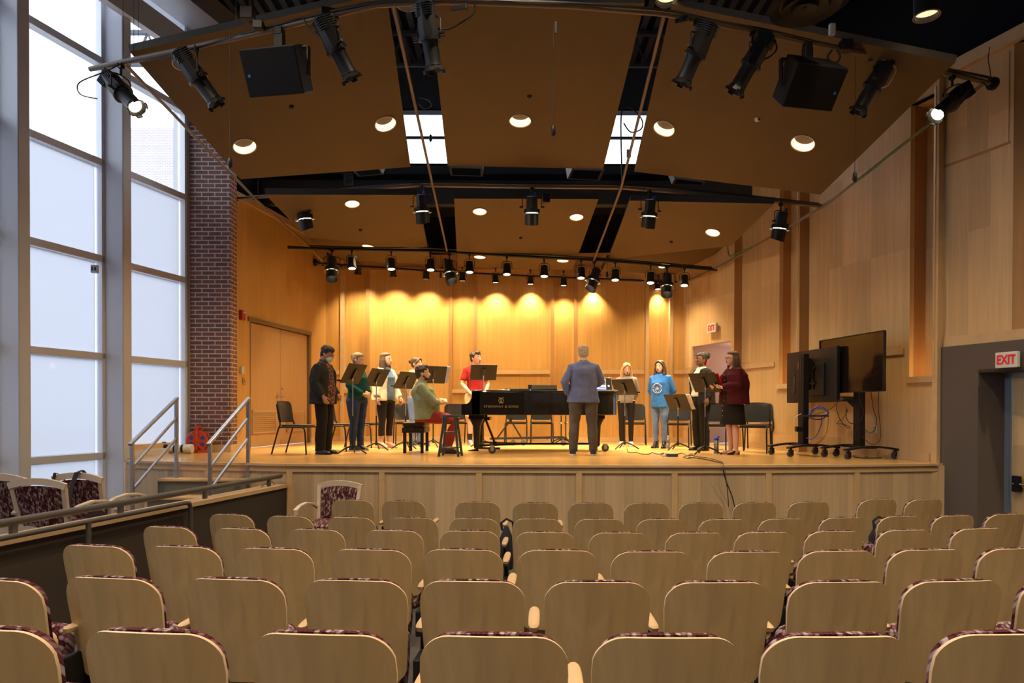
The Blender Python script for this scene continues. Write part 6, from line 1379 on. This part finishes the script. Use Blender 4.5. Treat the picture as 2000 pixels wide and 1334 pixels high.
        if sole: m = MB(); m.T = yw; m.rings([(0,.045,.0,.046,.138),(0,.045,.008,.050,.143),(0,.045,.022,.050,.143)], 22, pw=2.4); m.build('sole', sole, o, smooth=40)
    if legs.get('socks'):
        for s in (-1,1): m = MB(); m.tube([an[s] + V((0,0,.0)), an[s] + V((0,.0,.13))], [.040,.044], 14); m.build('sock', legs['socks'], o, smooth=60)
    if extras: extras(o, HM, U, A)
    return o
SK1 = mat('skin_light', (.62,.36,.25), .5); SK2 = mat('skin_fair_pink', (.66,.39,.30), .5); SK3 = mat('skin_brown', (.20,.095,.05), .5); SK4 = mat('skin_tan', (.40,.20,.12), .5)
def hairm(n_, c): return mat(n_, c, .65, var=.35, vscale=45)
H_BLK = hairm('hair_black', (.012,.010,.009)); H_BRN = hairm('hair_brown', (.06,.03,.018)); H_DBR = hairm('hair_dark_brown', (.035,.018,.012)); H_BLD = hairm('hair_blonde', (.42,.24,.10)); H_GRY = hairm('hair_grey', (.34,.27,.20)); H_STR = hairm('hair_streaked', (.20,.13,.07)); H_LBR = hairm('hair_light_brown', (.060,.030,.016))
down = lambda s, o_=.0, f=.0: ((s*.235,-.03,1.14), (s*(.235+o_),.06+f,.92), (s*(.23+o_),.09+f,.78), (-s,.15,0), .45)
back = lambda s: ((s*.235,-.10,1.15), (s*.13,-.17,.95), (s*.02,-.19,.88), (0,1,0), .5)
rzf = lambda deg: R(deg)
# 1 masked
def ex1(o, HM, U, A):
    m = MB(); m.T = HM; m.rings([(0,.048,.006,.030,.044),(0,.046,.022,.046,.058),(0,.040,.050,.058,.066),(0,.038,.080,.052,.070),(0,.044,.096,.022,.062)], 20); m.build('face_mask', mat('pale_blue_mask', (.45,.62,.70), .7), o, smooth=180)
    m = MB(); m.T = HM
    for s in (-1,1): m.tube([V((s*.052,.05,.075)), V((s*.078,-.005,.10))], .003, 6)
    m.build('mask_loops', WHITEP, o)
    m = MB(); m.T = HM
    for s in (-1,1): m.tube([V((s*.028 + .019*math.cos(t*.63), .098, .112 + .014*math.sin(t*.63))) for t in range(10)], .0025, 5, closed=True); m.tube([V((s*.045,.095,.115)), V((s*.075,.0,.115))], .0022, 5)
    m.build('glasses', BLACKM, o)
    m = MB(); m.T = U; m.tube([V((-.05,.05,1.49)),V((-.07,-.02,1.50)),V((0,-.07,1.505)),V((.07,-.02,1.50)),V((.05,.05,1.49))], .018, 8); m.build('denim_collar', mat('blue_denim', (.06,.09,.16), .8), o, smooth=60)
SPECK = mat('dark_floral_blouse', (.06,.02,.02), .8); 
def speckle(m, a, b, sc):
    n = m.node_tree; t = n.nodes.new('ShaderNodeTexCoord'); v = n.nodes.new('ShaderNodeTexVoronoi'); v.inputs['Scale'].default_value = sc; r = n.nodes.new('ShaderNodeValToRGB'); r.color_ramp.elements[0].position = .25; r.color_ramp.elements[1].position = .45; r.color_ramp.elements[0].color = (*a,1); r.color_ramp.elements[1].color = (*b,1)
    n.links.new(t.outputs['Object'], v.inputs['Vector']); n.links.new(v.outputs['Distance'], r.inputs[0]); n.links.new(r.outputs[0], n.nodes['Principled BSDF'].inputs['Base Color'])
speckle(SPECK, (.42,.15,.08), (.035,.012,.012), 42)
person('person in a black denim jacket and face mask at the left end of the singers', 633, 887, 1.70, rzf(-104), SK4, ('short full curly', H_BLK),
  [('blouse', dict(m=SPECK, hem=.80, f=1.0, sleeve=.3, belly=.03)), ('jacket', dict(m=cloth('black_denim', (.022,.022,.026)), open=1, hem=.80, f=1.12, t=.022, flare=.01))],
  dict(m=cloth('black_trousers', (.012,.011,.012)), wide=.025, t=.02, end=0), ('shoe', mat('black_leather_shoe', (.012,.012,.016), .25), BLACKM), {'L': ((-.235,-.02,1.14),(-.21,.13,.95),(-.17,.20,.84),(1,.2,0),.7), 'R': ((.245,-.02,1.13),(.235,.12,.92),(.21,.17,.79),(-1,.1,0),.7)}, g=1.10, pitch=-.35, male=True, extras=ex1, hips=.95)
# 2 teal
def ex2(o, HM, U, A):
    m = MB(); m.T = HM; m.ball((.0,-.135,.15), (.02,.022,.035)); m.ball((.02,-.125,.17),(.012,.012,.02)); m.build('hair_clip', mat('green_clip', (.02,.25,.10), .3), o, smooth=180)
    m = MB(); m.T = U; m.add([(-.045,.105,1.44),(.045,.105,1.44),(0,.155,1.30),(-.045,.07,1.47),(.045,.07,1.47)], [(0,2,1),(0,1,4,3)]); m.build('neck_skin', SK1, o)
TEAL = cloth('teal_knit', (.005,.05,.048)); JEAND = cloth('dark_jeans', (.02,.035,.095), .3, 6)
person('person in a teal V-neck sweater and dark jeans with hands folded before them', 697, 881, 1.66, rzf(-118), SK1, ('tied', H_STR), [('sweater', dict(m=TEAL, hem=.93, f=1.05, belly=.02, flare=.0))],
  dict(m=JEAND, end=0), ('shoe', BLACKP, WHITEP), {'L': ((-.235,.02,1.15),(-.075,.21,1.02),(.03,.235,.98),(0,-1,.1),.4), 'R': ((.235,.02,1.15),(.07,.215,1.00),(-.03,.245,.97),(0,-1,.1),.4)}, g=1.25, pitch=-.15, mouth=.8, extras=ex2, bust=.02, hips=1.05, yaw=.15)
# 3 white hoodie
CREAM = cloth('cream_fleece', (.62,.55,.44)); BLKLEG = cloth('black_leggings', (.012,.010,.012)); DENB = cloth('blue_jersey', (.08,.13,.22))
person('person in an open cream hoodie and black cropped leggings', 753, 875.3, 1.74, rzf(-125), SK2, ('vlong', H_LBR), [('shirt', dict(m=DENB, hem=.88, sleeve=.3, belly=.02)), ('hoodie', dict(m=CREAM, open=1, hem=.86, f=1.08, t=.024, hood=1))],
  dict(m=BLKLEG, end=.17, t=.006, name='leggings'), ('shoe', mat('peach_sneaker', (.60,.33,.22), .6), mat('peach_sole', (.62,.45,.35), .6)), {'L': down(-1,.05,.03), 'R': down(1,.05,.02)}, g=1.2, mouth=1.1, yaw=.25, pitch=.05, bust=.02)
# 4 back grey sweatshirt
GREIGE = cloth('greige_sweatshirt', (.36,.29,.23)); JEANL = cloth('mid_blue_jeans', (.10,.165,.36), .3, 6)
person('person in a beige-grey sweatshirt standing behind the seated man', 812, 871, 1.72, rzf(-130), SK2, ('bun fringe', H_BRN), [('sweatshirt', dict(m=GREIGE, hem=.90, t=.022, hood=1))], dict(m=JEANL, end=0), ('shoe', BLACKP, WHITEP), {'L': back(-1), 'R': back(1)}, g=.98, yaw=.3)
# 5 seated man
def ex5(o, HM, U, A):
    m = MB(); m.T = U
    for s in (-1,1): m.bar(V((s*.03,.075,1.49)), V((s*.07,.03,1.46)), .05, .012)
    m.build('shirt_collar', GREENS, o, bevel=.004)
GREENS = cloth('sage_green_shirt', (.21,.25,.155), .08); REDT = cloth('brick_red_trousers', (.26,.035,.028), .15)
person('person in a green shirt and red trousers sitting on the piano bench', 828, 886, 1.78, rzf(-88), SK1, ('curly quiff short beard', H_DBR), [('shirt', dict(m=GREENS, hem=.885, f=1.24, t=.02, sleeve=.66, belly=.06))],
  dict(m=REDT, end=0, t=.012), ('shoe', mat('brown_leather_shoe', (.045,.02,.012), .35), BLACKM), {'L': ((-.22,.18,1.14),(.02,.31,1.15),(.13,.30,1.19),(0,-.6,-1),.6), 'R': ((.235,.20,1.13),(.06,.36,1.13),(-.06,.34,1.20),(0,-.5,-1),.6)}, g=1.22, Y=11.05, sit=dict(dz=-.355, knee=(.50,.52), ankle=(.36,.09)), male=True, mouth=0, lean=-.06, yaw=.05, extras=ex5)
# 6 red tee
REDTEE = cloth('crimson_tee', (.26,.016,.018), .08); KHAKI = cloth('khaki_shorts', (.50,.38,.22), .06)
person('person in a red T-shirt, khaki shorts and dark socks behind a music stand', 928, 870, 1.86, rzf(-158), SK2, ('curly quiff', H_BRN), [('shirt', dict(m=REDTEE, hem=.90, t=.014, sleeve=.36))], dict(m=KHAKI, end=.6, t=.022, socks=cloth('black_socks', (.015,.015,.016)), name='shorts'), ('shoe', mat('grey_trainer', (.16,.18,.24), .6), WHITEP),
  {'L': ((-.25,.0,1.13),(-.14,.14,.96),(-.05,.20,.90),(.3,-1,0),.6), 'R': ((.25,.0,1.13),(.14,.14,.96),(.05,.20,.90),(-.3,-1,0),.6)}, g=1.0, yaw=.55, mouth=.7, male=True)
# 7 conductor
def ex7(o, HM, U, A):
    m = MB(); m.T = U; m.rings([(0,-.01,1.468,.074,.066),(0,-.01,1.50,.066,.060)], 20); m.build('shirt_collar', DENIMS, o, smooth=60)
    m = MB(); m.T = U; m.ball((0,-.075,1.485), .006); m.build('collar_button', WHITEP, o)
DENIMS = cloth('chambray_shirt', (.115,.14,.29), .12, 9); GREYJ = cloth('grey_jeans', (.095,.085,.08), .2, 7)
person('person in a blue chambray shirt seen from behind in front of the piano', 1139, 889, 1.70, rzf(-4), SK1, ('short full', H_GRY), [('shirt', dict(m=DENIMS, hem=.83, f=1.15, t=.024, sleeve=1.0, belly=.03, flare=.028))],
  dict(m=GREYJ, end=0, t=.018, wide=.012, spread=.05), ('shoe', mat('navy_canvas_shoe', (.02,.022,.05), .7), WHITEP), {'L': ((-.30,-.06,1.15),(-.235,.02,.96),(-.20,.05,.85),(1,0,0),.3), 'R': ((.285,.06,1.17),(.20,.28,1.12),(.17,.38,1.10),(0,0,-1),.4)}, g=1.2, male=True, pitch=-.22, extras=ex7, stance=.11)
# 8 blonde
HEATH = cloth('heather_grey_hoodie', (.17,.158,.14)); 
person('person with long blonde hair in a grey hoodie beside the laptop', 1223, 872, 1.62, rzf(172), SK2, ('vlong fringe', H_BLD), [('hoodie', dict(m=HEATH, hem=.90, t=.024, hood=1))], dict(m=BLKLEG, end=0, t=.006, name='leggings'), ('shoe', mat('white_trainer', (.80,.76,.70), .6), WHITEP), {'L': back(-1), 'R': back(1)}, g=1.0, pitch=-.22, mouth=1.0, yaw=.12)
# 9 blue sweatshirt
BLUES = cloth('sky_blue_sweatshirt', (.03,.14,.47), .06); JEANG = cloth('faded_ripped_jeans', (.10,.165,.38), .35, 5)
WHTPR = mat('white_print', (.8,.85,.9), .7); REDPR = mat('coral_print', (.75,.22,.18), .7)
def ex9(o, HM, U, A):
    # printed emblem: ring of small marks round generic mushrooms, lying on the chest
    def surf(x, z): return V((x, .178 + .10*(z-1.18) - 1.5*x*x, z))
    m = MB(); m.T = U; cz = 1.18
    for k in range(26):
        a = 2*math.pi*k/26
        if k % 13 in (0,): continue
        p = surf(math.cos(a)*.092, cz + math.sin(a)*.092); m.box(p, (.011,.006,.015), ry=-a)
    for k in range(12):
        a = 2*math.pi*k/12 + .2; p = surf(math.cos(a)*.066, cz + math.sin(a)*.066); m.ball(p, (.006,.004,.006), 6)
    for x, z, h in ((0,1.17,.04),(-.022,1.165,.028),(.024,1.16,.03)): p = surf(x, z); m.box(p, (.008,.006,h))
    m.build('printed_ring', WHTPR, o)
    m = MB(); m.T = U
    for x, z, r in ((0,1.197,.022),(-.024,1.185,.013),(.026,1.180,.015),(.03,1.125,.010)): m.ball(surf(x,z), (r,.004,r*.55), 10)
    m.build('printed_mushrooms', REDPR, o, smooth=180)
person('person in a bright blue printed sweatshirt and ripped jeans, hands behind back', 1289, 875, 1.63, rzf(148), SK2, ('mid fringe', H_DBR), [('sweatshirt', dict(m=BLUES, hem=.80, t=.026, f=1.05))], dict(m=JEANG, end=0, t=.008), ('boot', mat('black_boot', (.015,.013,.012), .3), BLACKM), {'L': back(-1), 'R': back(1)}, g=1.08, mouth=1.1, yaw=-.05, pitch=-.02, bust=.02, extras=ex9, stance=.085)
# 10 black jacket
def ex10(o, HM, U, A):
    m = MB(); m.T = HM
    for s in (-1,1): m.tube([V((s*.082,-.005 + .018*math.cos(t*.63),.065 + .018*math.sin(t*.63))) for t in range(10)], .003, 5, closed=True)
    m.build('hoop_earrings', GOLD, o)
    m = MB(); m.T = HM; m.bar(V((.03,-.075,.12)), V((.04,-.095,.02)), .02, .045); m.bar(V((-.03,-.08,.12)), V((-.04,-.10,.03)), .02, .04); m.build('red_ribbon', mat('red_ribbon', (.7,.03,.04), .5), o)
WTOP = cloth('white_tank', (.75,.68,.58), .04); BJ = cloth('black_zip_jacket', (.016,.015,.018))
person('person in an open black jacket and white top, hair in a bun', 1369, 880, 1.70, rzf(112), SK3, ('afro strands', H_BLK), [('tank_top', dict(m=WTOP, hem=.96, f=1.15, nosleeve=1, t=.012)), ('jacket', dict(m=BJ, open=1, hem=.82, f=1.12, t=.022))],
  dict(m=cloth('black_flared_trousers', (.014,.013,.014)), wide=.03, t=.012, end=0), ('shoe', BLACKP, BLACKM), {'L': down(-1,.03,.0), 'R': ((.255,-.08,1.15),(.24,-.04,.93),(.23,.0,.81),(-1,.15,0),.6)}, g=1.15, bust=.05, pitch=.08, mouth=0, extras=ex10, hips=1.08)
# 11 burgundy
def ex11(o, HM, U, A):
    m = MB(); m.T = HM
    for s in (-1,1): m.tube([V((s*.030 + .021*math.cos(t*.63), .100, .112 + .017*math.sin(t*.63))) for t in range(10)], .0028, 5, closed=True); m.tube([V((s*.05,.096,.115)), V((s*.076,.0,.115))], .0025, 5)
    m.cyl((-.010,.102,.113),(.010,.102,.113), .0025, seg=6); m.build('glasses', BLACKM, o)
    m = MB(); m.T = U
    for k in range(9): m.ball((0,.155 + (.03 if k > 5 else .0),1.33-k*.085), .008, 8)
    m.build('dress_buttons', GOLD, o)
    m = MB(); m.T = U; m.ball((.11,.135,1.27), (.018,.006,.012)); m.build('white_badge', WHITEP, o); m = MB(); m.T = U; m.tube([V((-.08,-.02,1.49)),V((0,-.10,1.50)),V((.08,-.02,1.49))], .008, 6); m.build('hood_edge', WHITEP, o)
BURG = cloth('burgundy_windbreaker', (.065,.008,.014), .1); BDR = cloth('black_dress', (.014,.012,.013))
pb = person('person in a burgundy jacket and black dress at the right end of the singers', 1431, 887.5, 1.64, rzf(100), SK2, ('vlong', H_LBR), [('jacket', dict(m=BURG, open=1, hem=.84, f=1.18, t=.03, hood=1))],
  dict(skirt=(BDR, .50)), ('heel', mat('black_heel', (.012,.012,.012), .2), None), {'L': ((-.25,.03,1.15),(-.12,.27,1.12),(-.03,.37,1.16),(.2,0,1),.5), 'R': ((.25,.03,1.14),(.10,.28,1.10),(.02,.39,1.14),(-.2,0,1),.5)}, g=1.2, mouth=1.0, pitch=.02, bust=.03, extras=ex11)
m = MB(); m.box((0,0,0), (.25,.012,.31)); m.box((.005,.010,0), (.235,.008,.295)); q = m.build('red_folder', REDF, bevel=.002, label='red folder held over the tall music stand by the burgundy singer', cat='folder')
q.location = at(1395, 746, 10.90); q.rotation_euler = (R(32), 0, R(-52))
